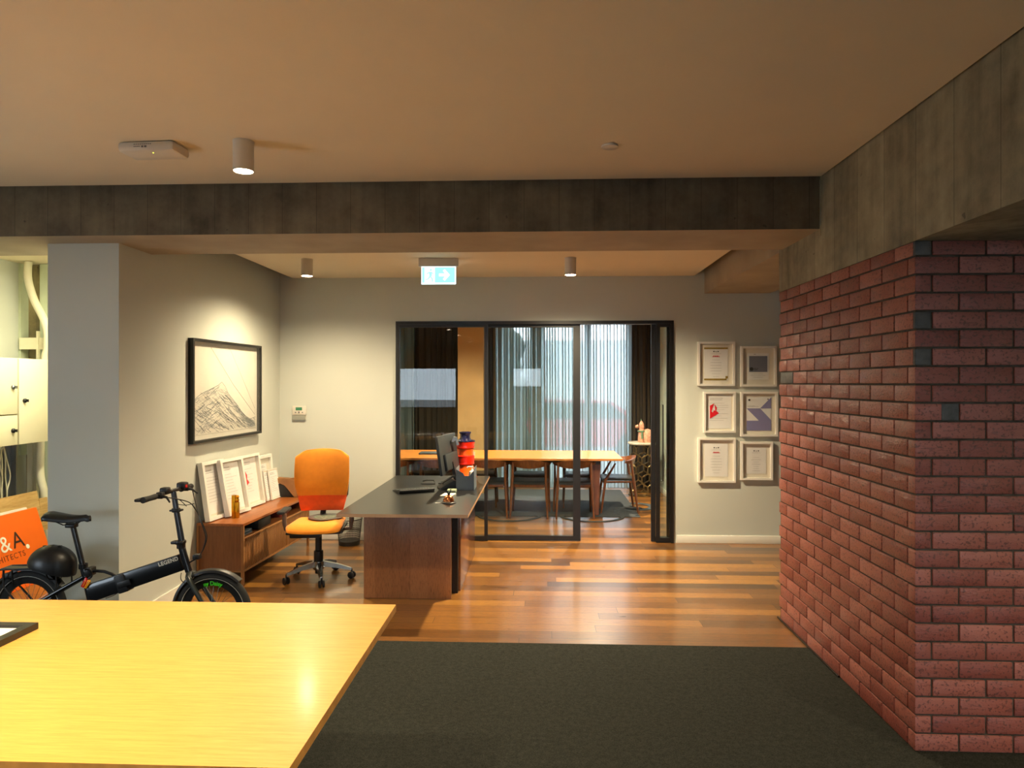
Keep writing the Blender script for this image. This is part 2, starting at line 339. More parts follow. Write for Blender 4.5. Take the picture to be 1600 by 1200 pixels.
bx(b, LX-.1, LX, RY, wa, 0, 3.3); bx(b, LX-.1, LX, wb, 6.6, 0, 3.3); bx(b, LX-.1, LX, wa, wb, 0, wc); bx(b, LX-.1, LX, wa, wb, wd, 3.3)
struct('wall_left', b, M['wall'], 'outer left wall', smooth=False)
b = BM(); bx(b, LX-.08, LX-.02, wa, wb, wc, wc+.05); bx(b, LX-.08, LX-.02, wa, wb, wd-.05, wd); bx(b, LX-.08, LX-.02, wa, wa+.05, wc+.05, wd-.05); bx(b, LX-.08, LX-.02, wb-.05, wb, wc+.05, wd-.05)
o = struct('window_7', b, M['black'], 'low black framed window in the outer left wall', smooth=False); box('pane', M['glass'], o, LX-.053, LX-.047, wa, wb, wc, wd)  # invented opening: lets bluish light onto the wall end beside the bicycle
b = BM(); bx(b, LX, -3.36, 6.5, 6.6, 0, 3.3); struct('wall_recess', b, concrete('rough_concrete', '#6a6048', '#b5a578', .13), 'rough board-marked concrete at the back of the services recess')
b = BM(); bx(b, RX, RX+.1, RY, BY, 0, 3.3); struct('wall_right', b, M['wall'], 'outer right wall')
b = BM()
xs = [LX-.1]
for (a, c, z0, z1) in RW:
    bx(b, xs[-1], a, RY-.1, RY, 0, 3.3); bx(b, a, c, RY-.1, RY, 0, z0); bx(b, a, c, RY-.1, RY, z1, 3.3); xs.append(c)
bx(b, xs[-1], RX+.1, RY-.1, RY, 0, 3.3); struct('wall_front', b, M['wall'], 'wall behind the camera with three windows', smooth=False)
def window(i, a, c, z0, z1, Y, mull=(), s=1):
    b = BM(); t = .05
    bx(b, a, c, Y-.03, Y+.03, z0, z0+t); bx(b, a, c, Y-.03, Y+.03, z1-t, z1); bx(b, a, a+t, Y-.03, Y+.03, z0, z1); bx(b, c-t, c, Y-.03, Y+.03, z0, z1)
    for (m0, m1) in mull: bx(b, m0, m1, Y-.04, Y+.04, z0, z1)
    o = struct('window_%d' % i, b, M['black'], 'black framed window'); box('pane', M['glass'], o, a, c, Y-.003, Y+.003, z0, z1)
for i, (a, c, z0, z1) in enumerate(RW): window(i+1, a, c, z0, z1, RY-.05)
window(4, *MW[0], MY+.05); window(5, *MW[1], MY+.05); window(6, *MW[2], MY+.05, mull=((.72, .82),))
b = BM(); bx(b, MX0-.1, MX0, BY+.12, MY+.1, 0, 3.3); struct('wall_meeting_left', b, M['plaster'], 'left wall of the meeting room')
b = BM(); bx(b, MX1, MX1+.1, BY+.12, MY+.1, 0, 3.3); struct('wall_meeting_right', b, M['wall'], 'right wall of the meeting room')
b = BM(); bx(b, MX0, MW[0][0], MY, MY+.1, 0, 3.3); bx(b, MW[0][1], MW[1][0], MY, MY+.1, 0, 3.3); bx(b, MW[1][1], MW[2][0], MY, MY+.1, 0, 3.3); bx(b, MW[2][1], MX1, MY, MY+.1, 0, 3.3)
for w in MW: bx(b, w[0], w[1], MY, MY+.1, 0, w[2]); bx(b, w[0], w[1], MY, MY+.1, w[3], 3.3)
struct('wall_meeting_back', b, M['plaster'], 'far wall of the meeting room', smooth=False)
b = BM(); bx(b, -1.275, -.88, 10.45, 10.75, 0, 2.84); struct('wall_column', b, M['plaster'], 'tan plaster column in the meeting room')
# concrete beams
b = BM(); bx(b, LX, PX, 4.285, 4.935, 2.65, 3.3)
o = struct('trim_1', b, [M['conc_dark'], M['conc_soft']], 'board-marked concrete beam across the room', smooth=False)
for p in o.data.polygons:
    if p.normal.z < -.5: p.material_index = 1
b = BM(); bx(b, PX, 2.42, RY, 5.01, PZ, 3.3); bx(b, PX-.004, 1.74, 4.27, 4.283, PZ+.25, 2.95)
struct('trim_2', b, M['conc'], 'concrete beam running over the brick pier', smooth=False)
b = BM(); bx(b, 1.735, 2.42, 5.01, BY, 2.65, 3.3); struct('trim_3', b, M['conc_soft'], 'concrete beam beyond the pier', smooth=False)
# brick pier: mortar core with individual courses
b = BM(); bx(b, PX+.008, RX-.02, PY0+.008, PY1-.008, 0, PZ)
CHT, BL = .0845, .243
def bk(x0, x1, y0, y1, z0, z1, mi=1):
    bx(b, x0, x1, y0, y1, z0, z1, bev=.0035, mi=mi)
for r in range(28):
    z0 = r*CHT+.008; z1 = min(z0+.0752, PZ-.002); odd = (27-r) % 2
    fx = .193 if odd else .071; ly = .062 if odd else .183
    topi = 27-r
    cg = 2 if topi in (0, 4, 6) else 1
    if topi == 12: cg = 2
    if cg == 2 and topi != 12: bk(PX, PX+fx, PY0, PY0+.02, z0, z1, 2); bk(PX, PX+fx, PY0+.021, PY0+ly, z0, z1, 1)
    else: bk(PX, PX+fx, PY0, PY0+ly, z0, z1, 1)
    x = PX+fx+.009; i = 0
    if topi == 9:
        b2 = x-.009; bx(b, b2-.075, b2+.0005, PY0-.0015, PY0+.01, z0, z1, mi=2)
    while x < 2.95:
        x1 = x+BL-.009
        bk(x, x1, PY0, PY0+.1, z0, z1, 1); x = x1+.009; i += 1
    y = PY0+ly+.009
    while y < PY1-.03:
        y1 = min(y+BL-.009, PY1); bk(PX, PX+.1, y, y1, z0, z1, 2 if (topi, int(y*10)) in ((3, 34), (8, 47), (7, 47), (10, 44)) else 1); y = y1+.009
struct('wall_brick', b, [M['mortar'], M['brick'], M['brick_grey']], 'red brick pier with dark mortar joints', ang=30)
box('baseboard_pier', M['black'], None, PX-.012, PX-.002, PY1-1.0, PY1+.01, .004, .012)['kind'] = 'structure'  # black strip standing in for the shadow line in the gap at the pier foot
# baseboards
for i, (nm, a) in enumerate([('back', (WX+.014, OX0-.03, BY-.014, BY, 0, .085)), ('back', (OX1+.03, 3.5, BY-.014, BY, 0, .085)), ('meeting', (MX1-.014, MX1, BY+.2, MY, 0, .085))]):
    b = BM(); bx(b, *a, bev=.003); struct('baseboard_'+nm, b, M['skirt'], 'pale skirting board')
b = BM(); prism(b, WALLP+[(x+.014, y) for x, y in WALLP[::-1]], 0, .085, 'XY'); struct('baseboard_left', b, M['skirt'], 'pale skirting board along the left wall')
# ================================================================== GLAZED PARTITION
def frame_bars(b, x0, x1, y0, y1, z0, z1, l=.03, r=.03, t=.03, bt=.045):
    bx(b, x0, x0+l, y0, y1, z0, z1); bx(b, x1-r, x1, y0, y1, z0, z1); bx(b, x0+l, x1-r, y0, y1, z1-t, z1)
    if bt: bx(b, x0+l, x1-r, y0, y1, z0, z0+bt)
b = BM(); frame_bars(b, OX0, OX1, BY-.02, BY+.10, 0, OZ, .028, .03, .035, 0); o = struct('trim_4', b, M['black'], 'thin black steel frame around the glazed opening')
def door(i, x0, x1, y, l, r, label, handle=None):
    b = BM(); frame_bars(b, x0, x1, y-.018, y+.018, .006, OZ-.036, l, r, .03, .05); o = struct('door_%d' % i, b, M['black'], label)
    box('pane', M['pglass'], o, x0+l, x1-r, y-.004, y+.004, .05, OZ-.06)
    return o
door(1, OX0+.03, -.57, BY+.0, .012, .036, 'left fixed glass panel in a black frame')
door(2, -.60, .425, BY+.045, .02, .078, 'glass sliding door with a wide black stile')
d3 = door(3, 1.225, OX1-.032, BY+.0, .04, .01, 'narrow fixed glass panel beside the opening')
d4 = door(4, 1.18, OX1-.034, BY+.05, .045, .03, 'glass door parked behind the narrow panel')
b = BM()
for yy in (BY-.05, BY+.12):
    tube(b, [(1.20 if yy > BY else 1.29, BY+.03, 1.47), (1.20 if yy > BY else 1.29, yy, 1.47), (1.20 if yy > BY else 1.29, yy, .66), (1.20 if yy > BY else 1.29, BY+.03, .66)], .007, 8)
obj('pull_handle', b, M['black'], d4)
# ================================================================== LAMPS
def downlight(loc, label, watts, size=.052, ln=.155, spot=R(150)):
    t = thing('ceiling_downlight', label, 'ceiling light', loc, 0, 'white cylinder downlights')
    b = BM(); lathe(b, [(0, 0), (size+.002, 0), (size+.002, -.004), (size, -.005), (size, -ln), (size-.003, -ln-.001), (size-.004, -ln+.003), (0, -ln+.003)], n=32); obj('housing', b, M['whitem'], t)
    b = BM(); lathe(b, [(0, 0), (size-.005, 0), (size-.006, -.004), (0, -.007)], (0, 0, -ln+.003), n=32); obj('lamp_disc', b, M['lampdisc'], t)
    l = bpy.data.lights.new('downlight_beam', 'SPOT'); l.energy = watts; l.color = WARM; l.spot_size = spot; l.spot_blend = 1.0; l.shadow_soft_size = .035
    o = bpy.data.objects.new('downlight_beam', l); C.objects.link(o); o.parent = t; o.location = (0, 0, -ln-.04)
    return t
downlight((-1.55, 3.50, 2.96), 'white cylinder downlight hanging before the concrete beam', SPOT_W*.5, spot=R(120))
downlight((-2.15, 6.20, 2.84), 'white cylinder downlight above the orange chair and sideboard', SPOT_W*.68, spot=R(160))
downlight((.27, 6.24, 2.84), 'white cylinder downlight right of the exit sign', SPOT_W*2.15, spot=R(160))
for (x, y, e, lab) in [(-1.75, 1.9, .78, 'over the far end of the yellow table'), (-1.9, .6, .82, 'over the near end of the yellow table'), (-1.9, -1.1, .35, 'second behind the camera'), (-1.9, -3.6, .35, 'third behind the camera'), (.3, 1.5, .45, 'over the carpet right of the yellow table'), (.3, -1.6, .35, 'right behind the camera'), (.3, -4.4, .3, 'far behind the camera')]:
    downlight((x, y, 2.96), 'white cylinder downlight '+lab, SPOT_W*e, spot=R(150 if x == .3 and y > 0 else 105))
downlight((3.2, 1.0, 2.7), 'white cylinder downlight right of the concrete beam, before the brick face', SPOT_W*1.15, spot=R(140))
for (x, y, e, lab) in [(-1.2, 9.1, 1.3, 'over the left half of the meeting table'), (.75, 9.3, 1.7, 'over the right half of the meeting table')]:
    downlight((x, y, 2.84), 'white cylinder downlight '+lab, SPOT_W*e)
t = thing('batten_light', 'white tube light on the ceiling of the services recess', 'ceiling light', (-3.8, 5.5, 2.86))
box('housing', M['white'], t, -3.85, -3.75, 5.02, 6.0, 2.825, 2.86)
box('tube', M['tube'], t, -3.825, -3.775, 5.05, 5.97, 2.80, 2.824)
l = bpy.data.lights.new('tube_glow', 'AREA'); l.shape = 'RECTANGLE'; l.size = .05; l.size_y = .9; l.energy = 26; l.color = (1, .93, .62)
o = bpy.data.objects.new('tube_glow', l); C.objects.link(o); o.parent = t; o.location = (0, .02, -.065)
# ceiling devices
t = thing('wifi_access_point', 'white rounded rectangular box on ceiling near the downlight', 'ceiling device', (-2.05, 3.54, 2.96), R(-3))
b = BM(); bx(b, -.155, .155, -.08, .08, -.055, 0, bev=.02); obj('shell', b, M['whitem'], t)
b = BM()
for k in range(9): bx(b, -.06+k*.011, -.053+k*.011, -.0812, -.08, -.021, -.017)
for k in range(4): bx(b, -.06+k*.009, -.054+k*.009, -.0812, -.08, -.033, -.029)
bx(b, -.018, -.008, -.0812, -.08, -.036, -.027); bx(b, -.002, .010, -.0812, -.08, -.036, -.027); obj('printed_marks', b, M['ink'], t)
b = BM(); bx(b, .025, .029, -.05, -.046, -.0562, -.055); obj('indicator_light', b, M['led'], t)
b = BM(); lathe(b, [(0, 0), (.042, 0), (.045, -.004), (.043, -.011), (.03, -.014), (0, -.015)], n=32)
o = obj('smoke_detector', b, M['whitem']); o.location = (.365, 3.64, 2.96); tag(o, 'small round white disc on the ceiling, right of centre', 'smoke detector')
# exit sign
t = thing('exit_sign', 'green illuminated exit sign hanging below the lower ceiling', 'exit sign', (-.935, 6.22, 2.84), R(1))
b = BM(); bx(b, -.18, .18, -.03, .03, -.075, 0, bev=.003); obj('housing', b, M['whitem'], t)
b = BM(); bx(b, -.158, .158, -.007, .007, -.235, -.075); obj('panel', b, M['exitw'], t)
for a_, c_ in ((-.150, -.128), (-.034, .150)):
    b = BM(); bx(b, a_, c_, -.010, -.007, -.222, -.082); obj('green_field', b, M['exitp'], t)
b = BM()
prism(b, [(.005, -.165), (.06, -.165), (.04, -.19), (.058, -.205), (.105, -.152), (.058, -.099), (.04, -.114), (.06, -.139), (.005, -.139)][::-1], -.013, -.010); obj('arrow', b, M['exitw'], t)
b = BM(); lathe(b, [(0, 0), (.010, 0), (.010, -.003), (0, -.003)], (-.07, -.008, -.105), 12, 'Y')
for pl in [[(-.09, -.125), (-.062, -.12), (-.06, -.16), (-.082, -.165)], [(-.09, -.125), (-.112, -.14), (-.106, -.146), (-.088, -.135)], [(-.066, -.12), (-.045, -.14), (-.05, -.146), (-.066, -.132)], [(-.082, -.16), (-.1, -.185), (-.122, -.187), (-.122, -.194), (-.096, -.194), (-.07, -.168)], [(-.07, -.16), (-.052, -.185), (-.05, -.215), (-.06, -.215), (-.064, -.188), (-.078, -.168)]]:
    prism(b, pl, -.011, -.0072)
obj('running_figure', b, M['exitp'], t)
# ================================================================== FOREGROUND TABLE
t = thing('work_table', 'large pale oak table filling the lower left foreground', 'table', (-2.2, 2.28, 0))
TX0, TX1, TY0, TY1 = -3.9, -.62, 1.66, 2.905
b = BM(); bx(b, TX0, TX1, TY0, TY1, .72, .75)
o = obj('tabletop', b, [M['oak'], M['oakedge']], t, world=True, smooth=False)
for p in o.data.polygons:
    if abs(p.normal.z) < .5: p.material_index = 1
for x in (TX0+.15, TX1-.45):
    for y in (TY0+.15, TY1-.2): box('leg', M['black'], t, x, x+.06, y, y+.06, .004, .72)
t = thing('framed_print', 'black framed white print lying flat on the oak table', 'picture frame', (-2.3, 2.3, .75))
X0, X1, Y0, Y1 = -2.75, -1.94, 1.98, 2.56
b = BM(); frame_z = (.751, .775)
bx(b, X0, X1, Y1-.035, Y1, *frame_z); bx(b, X0, X1, Y0, Y0+.035, *frame_z); bx(b, X0, X0+.035, Y0+.035, Y1-.035, *frame_z); bx(b, X1-.035, X1, Y0+.035, Y1-.035, *frame_z)
obj('frame', b, M['black'], t, world=True, smooth=False)
box('print', M['paper'], t, X0+.035, X1-.035, Y0+.035, Y1-.035, .752, .764)
# ================================================================== DESK
t = thing('office_desk', 'black topped desk on a reddish wood block pedestal', 'desk', (-1.03, 6.0, 0))
b = BM(); bx(b, -1.515, -.535, 5.005, 7.12, .706, .73)
o = obj('desktop', b, [M['desk'], M['deskedge']], t, world=True, smooth=False)
for p in o.data.polygons:
    if abs(p.normal.z) < .5: p.material_index = 1
b = BM(); bx(b, -1.40, -.705, 5.35, 5.375, .0, .665, bev=.002); bx(b, -1.40, -.72, 5.375, 5.95, .02, .665, bev=.002); obj('pedestal', b, M['walnut'], t, world=True)
b = BM(); bx(b, -.70, -.655, 5.56, 6.76, .0, .70, bev=.001); obj('side_panel', b, wood('panel_veneer', '#6d3a22', '#8e5433', 1, 4, .12, 10, .6), t, world=True)
box('leg', M['black'], t, -.715, -.672, 5.50, 5.56, 0, .706)
box('leg', M['black'], t, -1.42, -1.36, 6.85, 6.91, 0, .706)
b = BM(); prism(b, [(-1.42, .70), (-1.27, .70), (-1.31, .672), (-1.335, .655), (-1.42, .655)], 5.33, 5.42); obj('bracket', b, M['blackp'], t, world=True)
box('bracket', M['blackp'], t, -.90, -.85, 5.33, 5.40, .655, .70)
b = BM(); bx(b, -1.40, -.70, 5.35, 6.7, .668, .704); obj('under_frame', b, M['black'], t, world=True)
DZ = .73
# keyboard / tablet wedge
t = thing('keyboard', 'black wedge shaped keyboard lying on the desk', 'keyboard', (-1.14, 6.08, DZ), R(-62))
b = BM(); prism(b, [(-.115, .001), (.10, .001), (.115, .028), (.11, .036), (-.115, .006)], -.16, .16, 'XZ'); obj('body', b, M['blackp'], t)
b = BM()
for i in range(12):
    for j in range(4):
        x = -.095+j*.05; z = .008+(x+.115)*.135
        bx(b, x, x+.036, -.15+i*.0255, -.15+i*.0255+.02, z, z+.004, bev=.001)
obj('keys', b, M['mongrey'], t)
t = thing('pen_stand', 'thin black metal stand behind the keyboard', 'stand', (-1.08, 6.50, DZ))
b = BM(); tube(b, [(-.07, 0, .005), (.07, 0, .005), (.05, .03, .035), (-.02, .03, .035), (-.05, 0, .03)], .004, 6); obj('wire', b, M['black'], t)
# monitor seen from the side and back
t = thing('monitor', 'dark grey monitor seen edge on, standing on the black desk', 'monitor', (-.905, 6.62, DZ), R(-9))
tl = Matrix.Translation((0, 0, .27)) @ Matrix.Rotation(R(-8), 4, 'Y')
b = BM(); bx(b, -.012, .016, -.29, .29, -.17, .20, bev=.006, mtx=tl); bx(b, .012, .045, -.20, .20, -.14, .02, bev=.012, mtx=tl); obj('shell', b, M['mongrey'], t)
b = BM(); bx(b, -.016, -.0125, -.28, .28, -.16, .16, mtx=tl); obj('screen', b, M['screen'], t)
b = BM(); prism(b, [(.035, .20), (.06, .21), (.11, .01), (.075, .01)], -.03, .03); obj('neck', b, M['blackp'], t)
b = BM(); bx(b, -.06, .15, -.12, .12, .0, .012, bev=.004); obj('foot', b, M['blackp'], t)
t = thing('webcam', 'small silver camera clipped over the monitor', 'webcam', (-.86, 6.72, DZ+.42))
b = BM(); prism(b, [(-.02, -.03), (.0, .02), (.03, .015), (.05, -.06), (.035, -.065), (.02, -.01), (.0, -.03)], -.035, .035); obj('body', b, M['steel'], t)
# copper bell lamp
t = thing('desk_bell', 'copper desk bell with black handle on the black desk', 'bell', (-.745, 5.50, DZ))
b = BM(); lathe(b, [(0, 0), (.058, 0), (.06, .006), (.052, .012), (0, .014)]); obj('base', b, M['black'], t)
b = BM(); lathe(b, [(0, .014), (.046, .015), (.044, .03), (.034, .05), (.02, .062), (0, .068)]); obj('dome', b, M['copper'], t)
b = BM(); tube(b, [(0, 0, .066), (-.012, 0, .09), (-.016, .0, .108)], [.007, .005, .003], 8); tube(b, [(0, 0, .066), (.014, .0, .09), (.018, 0, .112)], [.007, .005, .003], 8); obj('handle', b, M['black'], t)
b = BM(); bx(b, -.022, .022, -.006, .006, 0, .006, bev=.002); lathe(b, [(0, 0), (.01, 0), (.01, .006), (0, .006)], (.014, 0, 0), 10)
o = obj('key_tag', b, M['white']); o.location = (-.83, 5.47, DZ); tag(o, 'tiny white key tag left of the copper bell', 'key tag')
# notes
b = BM(); bx(b, -.05, .05, -.075, .075, 0, .010, bev=.002); o = obj('notepad', b, M['artpaper']); o.location = (-.80, 5.86, DZ); o.rotation_euler.z = R(-8); tag(o, 'white notepad behind the copper bell on the desk', 'notepad')
b = BM(); bx(b, -.04, .04, -.05, .05, 0, .025, bev=.004); o = obj('sticky_notes', b, M['notebook']); o.location = (-.79, 6.04, DZ); tag(o, 'small pale green pad beside the monitor foot', 'note pad')
# telephone: black
t = thing('desk_telephone', 'black desk telephone between monitor and grey holder', 'telephone', (-.86, 6.235, DZ), R(20)); t.scale = (.85, .85, .85)
b = BM(); prism(b, [(-.09, 0), (.09, 0), (.09, .09), (.06, .10), (-.09, .02)], -.09, .09, 'XZ'); obj('body', b, M['blackp'], t)
b = BM(); tube(b, [(-.07, -.06, .07), (-.05, -.06, .085), (.05, -.06, .14), (.07, -.06, .135)], [.02, .012, .012, .02], 10); obj('handset', b, M['blackp'], t)
b = BM(); tube(b, [(.08+.012*math.cos(k*.9), -.06+.012*math.sin(k*.9), .12-k*.003) for k in range(36)], .0025, 5); obj('cord', b, M['black'], t)
# magazine holder
t = thing('document_holder', 'grey card document holder with a V notched top on the desk', 'document holder', (-.69, 6.20, DZ))
b = BM()
prism(b, [(-.075, 0), (.088, 0), (.088, .185), (.02, .095), (-.01, .155), (-.075, .19)], -.06, -.057)
bx(b, -.075, -.072, -.057, .18, 0, .2); bx(b, .085, .088, -.057, .18, 0, .2); bx(b, -.075, .088, .177, .18, 0, .1); bx(b, -.075, .088, -.057, .18, 0, .003)
obj('card_body', b, M['grey'], t, smooth=False)
t = thing('soap_dispenser', 'small white pump bottle on the desk in front of the vase', 'bottle', (-.66, 6.55, DZ))
b = BM(); lathe(b, [(0, 0), (.032, 0), (.034, .01), (.034, .10), (.028, .12), (.012, .13), (0, .13)]); obj('bottle', b, M['white'], t)
b = BM(); lathe(b, [(0, .13), (.013, .13), (.013, .142), (.005, .144), (.005, .165), (0, .165)]); tube(b, [(.01, 0, .165), (-.04, 0, .165), (-.048, 0, .155)], .006, 8); obj('pump', b, M['white'], t)
# vase of three glazes
t = thing('ceramic_vase', 'tall ribbed red and orange vase with navy neck on the far end of desk', 'vase', (-.775, 6.98, DZ))
S = .068
b = BM(); lathe(b, [(0, 0), (.118, 0), (.122, .012), (.10, .055), (.085, .11), (.082, .135)], n=40); lathe(b, [(.082, .235), (.080, .27), (.086, .30)], n=40)
obj('orange_band', b, M['vor'], t)
b = BM(); lathe(b, [(.082, .135), (.096, .145), (.092, .165), (.097, .19), (.093, .21), (.097, .225), (.082, .235)], n=40); lathe(b, [(.082, .298), (.098, .31), (.093, .335), (.099, .355), (.10, .368), (.09, .372)], n=40)
obj('red_band', b, M['vred'], t)
b = BM(); lathe(b, [(.09, .37), (.103, .374), (.10, .384), (.06, .392), (.052, .41), (.052, .445), (.062, .462), (.06, .47), (.045, .468), (.045, .38)], n=40); obj('neck', b, M['vblue'], t)
# ================================================================== ORANGE TASK CHAIR
CX, CY = -1.93, 5.86
t = thing('office_chair', 'orange upholstered office chair on five silver spokes', 'chair', (CX, CY, 0), R(8))
def backfn(u, v):
    x = (u-.5)*2; z = .56+v*.53
    w = .185+.055*math.sin(min(1, v*1.5)*math.pi/2)-.012*max(0, v-.6)
    if v > .84: w *= 1-.22*(1-max(0, 1-((v-.84)/.16)**2.6)**(1/2.6))
    if abs(x) > .8 and v > .9: z -= .03*((abs(x)-.8)/.2)*((v-.9)/.1)
    z += .018*(1-x*x)*max(0, (v-.6)/.4)**2
    y = .20+.03*math.sin(v*math.pi)*-1+v*.05 - .05*(x*x)*(.4+.6*v)+.03*math.exp(-((v-.22)/.12)**2)
    th = .03*(1-abs(x)**6*.6)*(1-.6*abs(2*v-1)**8)
    X = x*w
    return Vector((X, y-th, z)), Vector((X, y+th*.6, z))
b = BM(); slab(b, lambda u, v: backfn(u, .245+math.sin(v*math.pi/2)*.755), 24, 34); o = obj('backrest', b, M['orange'], t, ang=80)
b = BM(); slab(b, lambda u, v: backfn(u, v*.262), 20, 8); obj('lumbar_pad', b, M['orange2'], o, ang=80)  # shading of the lower backrest, painted as a redder piece
def seatfn(u, v):
    x = (u-.5)*2; y = -.27+v*.46
    w = .235-.03*v+(-.025*((.15-v)/.15)**2 if v < .15 else 0)
    z = .48+.012*(x*x)-.006*v-(.03*((.2-v)/.2)**2 if v < .2 else 0)
    th = .034*(1-.75*abs(x)**8)*(1-.75*abs(2*v-1)**10)
    return Vector((x*w, y, z+th)), Vector((x*w, y, z-th*.8))
b = BM(); slab(b, seatfn, 20, 16); obj('seat', b, M['orange'], t, ang=80)
b = BM(); bx(b, -.225, .225, -.25, .17, .435, .456, bev=.008); bx(b, -.20, .05, -.22, .12, .40, .436, bev=.01); bx(b, .05, .22, -.12, .0, .412, .432, bev=.006); obj('seat_pan', b, M['blackp'], t)
b = BM(); lathe(b, [(0, .41), (.028, .41), (.028, .25), (.04, .245), (.04, .16), (.03, .12), (.03, .05), (0, .05)], n=20); obj('gas_lift', b, M['blackp'], t)
b = BM()
lathe(b, [(0, .155), (.052, .155), (.052, .10), (.045, .085), (0, .085)], n=24)
for k in range(5):
    a = R(-75+72*k); c, s = math.cos(a), math.sin(a)
    L = [(.03, .135, .028, .022), (.16, .115, .024, .016), (.285, .082, .015, .010)]
    prev = None
    for (r, z, w, h) in L:
        q = [Vector((r*c-s*w*e1, r*s+c*w*e1, z+h*e2)) for e1, e2 in ((-1, -1), (1, -1), (.6, 1), (-.6, 1))]
        q = [b.verts.new(p) for p in q]
        if prev:
            for i in range(4): b.faces.new((prev[i], prev[(i+1) % 4], q[(i+1) % 4], q[i]))
        else: b.faces.new(q[::-1])
        prev = q
    b.faces.new(prev)
obj('star_base', b, M['chrome'], t)
for k in range(5):
    a = R(-75+72*k); c, s = math.cos(a), math.sin(a); p = Vector((.285*c, .285*s, 0))
    b = BM(); ca = R(20+50*k)
    for sg in (-1, 1):
        m = Matrix.Translation(p+Vector((.016*sg*math.cos(ca), .016*sg*math.sin(ca), .031))) @ Matrix.Rotation(ca, 4, 'Z')
        g = BM(); lathe(g, [(0, -.008), (.026, -.008), (.03, -.005), (.03, .005), (.026, .008), (0, .008)], n=20, axis='X')
        for v in g.verts: v.co = m @ v.co
        me = bpy.data.meshes.new('t'); g.to_mesh(me); g.free(); b.from_mesh(me); bpy.data.meshes.remove(me)
    tube(b, [p+Vector((0, 0, .03)), p+Vector((0, 0, .082))], .008, 8)
    obj('caster', b, M['blackp'], t)
for sg in (-1, 1):
    b = BM(); tube(b, [(sg*.18, -.02, .43), (sg*.275, -.02, .44), (sg*.285, -.02, .50), (sg*.285, -.01, .585)], [.018, .018, .02, .018], 10)
    o = obj('armrest', b, simple('arm_taupe_%d' % sg, '#6d5648', .5), t)
    b = BM(); bx(b, sg*.285-.035, sg*.285+.035, -.15, .11, .585, .612, bev=.012); obj('arm_pad', b, M['blackp'], o)
b = BM(); tube(b, [(-.17, .19, .62), (-.215, .20, .70), (-.222, .215, .86)], .011, 8); tube(b, [(.17, .19, .62), (.215, .20, .70), (.222, .215, .86)], .011, 8)
tube(b, [(-.17, .20, .62), (0, .25, .58), (.17, .20, .62)], .014, 8); tube(b, [(0, .25, .58), (0, .16, .44)], .025, 8); obj('back_frame', b, M['blackp'], t)
t = thing('wicker_cushion', 'round grey patterned dish on the seat of the orange chair', 'dish', (CX+.04, CY+.07, .508))
b = BM(); lathe(b, [(0, .002), (.11, .002), (.145, .012), (.15, .018), (.14, .022), (.10, .014), (0, .012)], n=40); o = obj('rim', b, M['steel'], t)
b = BM(); lathe(b, [(0, .0125), (.10, .0145), (.10, .0155), (0, .0135)], n=40); obj('centre', b, simple('dish_pattern', '#6f7a68', .5, var=.5, vscale=60), t)
# wire bin
t = thing('wire_bin', 'dark wire mesh waste bin behind the orange chair', 'waste bin', (-2.02, 7.13, 0))
b = BM(); N = 28
for z in [i*.022 for i in range(1, 12)]: tube(b, [((.105+z*.1)*math.cos(2*math.pi*k/20), (.105+z*.1)*math.sin(2*math.pi*k/20), z) for k in range(20)], .0016, 4, True)
for k in range(44):
    a = 2*math.pi*k/44; tube(b, [(.106*math.cos(a), .106*math.sin(a), .01), (.133*math.cos(a), .133*math.sin(a), .27)], .0015, 4)
obj('wire_basket', b, M['mesh'], t)
b = BM(); lathe(b, [(0, .0), (.108, 0), (.112, .04), (.108, .045), (0, .02)]); obj('base', b, M['mesh'], t)
b = BM(); tube(b, [(.133*math.cos(2*math.pi*k/28), .133*math.sin(2*math.pi*k/28), .27) for k in range(28)], .005, 6, True); obj('rim', b, M['mesh'], t)
# ================================================================== SIDEBOARD
SX0, SX1, SY0, SY1 = -2.855, -2.447, 5.60, 7.06; SZ = .525; SB = .12
t = thing('sideboard', 'low brown wooden sideboard against the left wall', 'sideboard', (-2.66, 6.36, 0))
b = BM(); bx(b, SX0, SX1, SY0, SY1, SZ-.022, SZ, bev=.002); obj('top', b, M['teak'], t, world=True)
b = BM(); bx(b, SX0+.018, SX1-.02, SY0+.008, SY0+.022, SB+.012, SZ-.022); bx(b, SX0+.018, SX1-.02, SY1-.022, SY1-.008, SB+.012, SZ-.022)
bx(b, SX0+.002, SX0+.016, SY0+.01, SY1-.01, SB+.012, SZ-.022); obj('carcass', b, M['teakx'], t, world=True)
b = BM(); bx(b, SX0+.02, SX1-.01, SY0+.022, SY1-.022, SB, SB+.018); bx(b, SX0+.02, SX1-.012, SY0+.022, SY1-.022, .375, .39); obj('shelf', b, M['teakx'], t, world=True)
for yy in (SY0, SY1-.02):
    b = BM(); bx(b, SX0, SX1, yy, yy+.018, SB, SB+.014); bx(b, SX0, SX0+.018, yy, yy+.02, SB, SZ-.022); bx(b, SX1-.022, SX1, yy, yy+.02, 0, SZ-.022); bx(b, SX0, SX0+.02, yy, yy+.02, 0, SB)
    obj('leg_frame', b, M['teaklt'], t, world=True, smooth=False)
b = BM(); bx(b, SX1-.02, SX1+.002, SY0+.02, SY1-.02, .385, .402, bev=.003); bx(b, SX1-.018, SX1, SY0+.02, SY1-.02, SB, SB+.016); obj('front_rail', b, M['teaklt'], t, world=True)
ym = (SY0+SY1)/2+.15
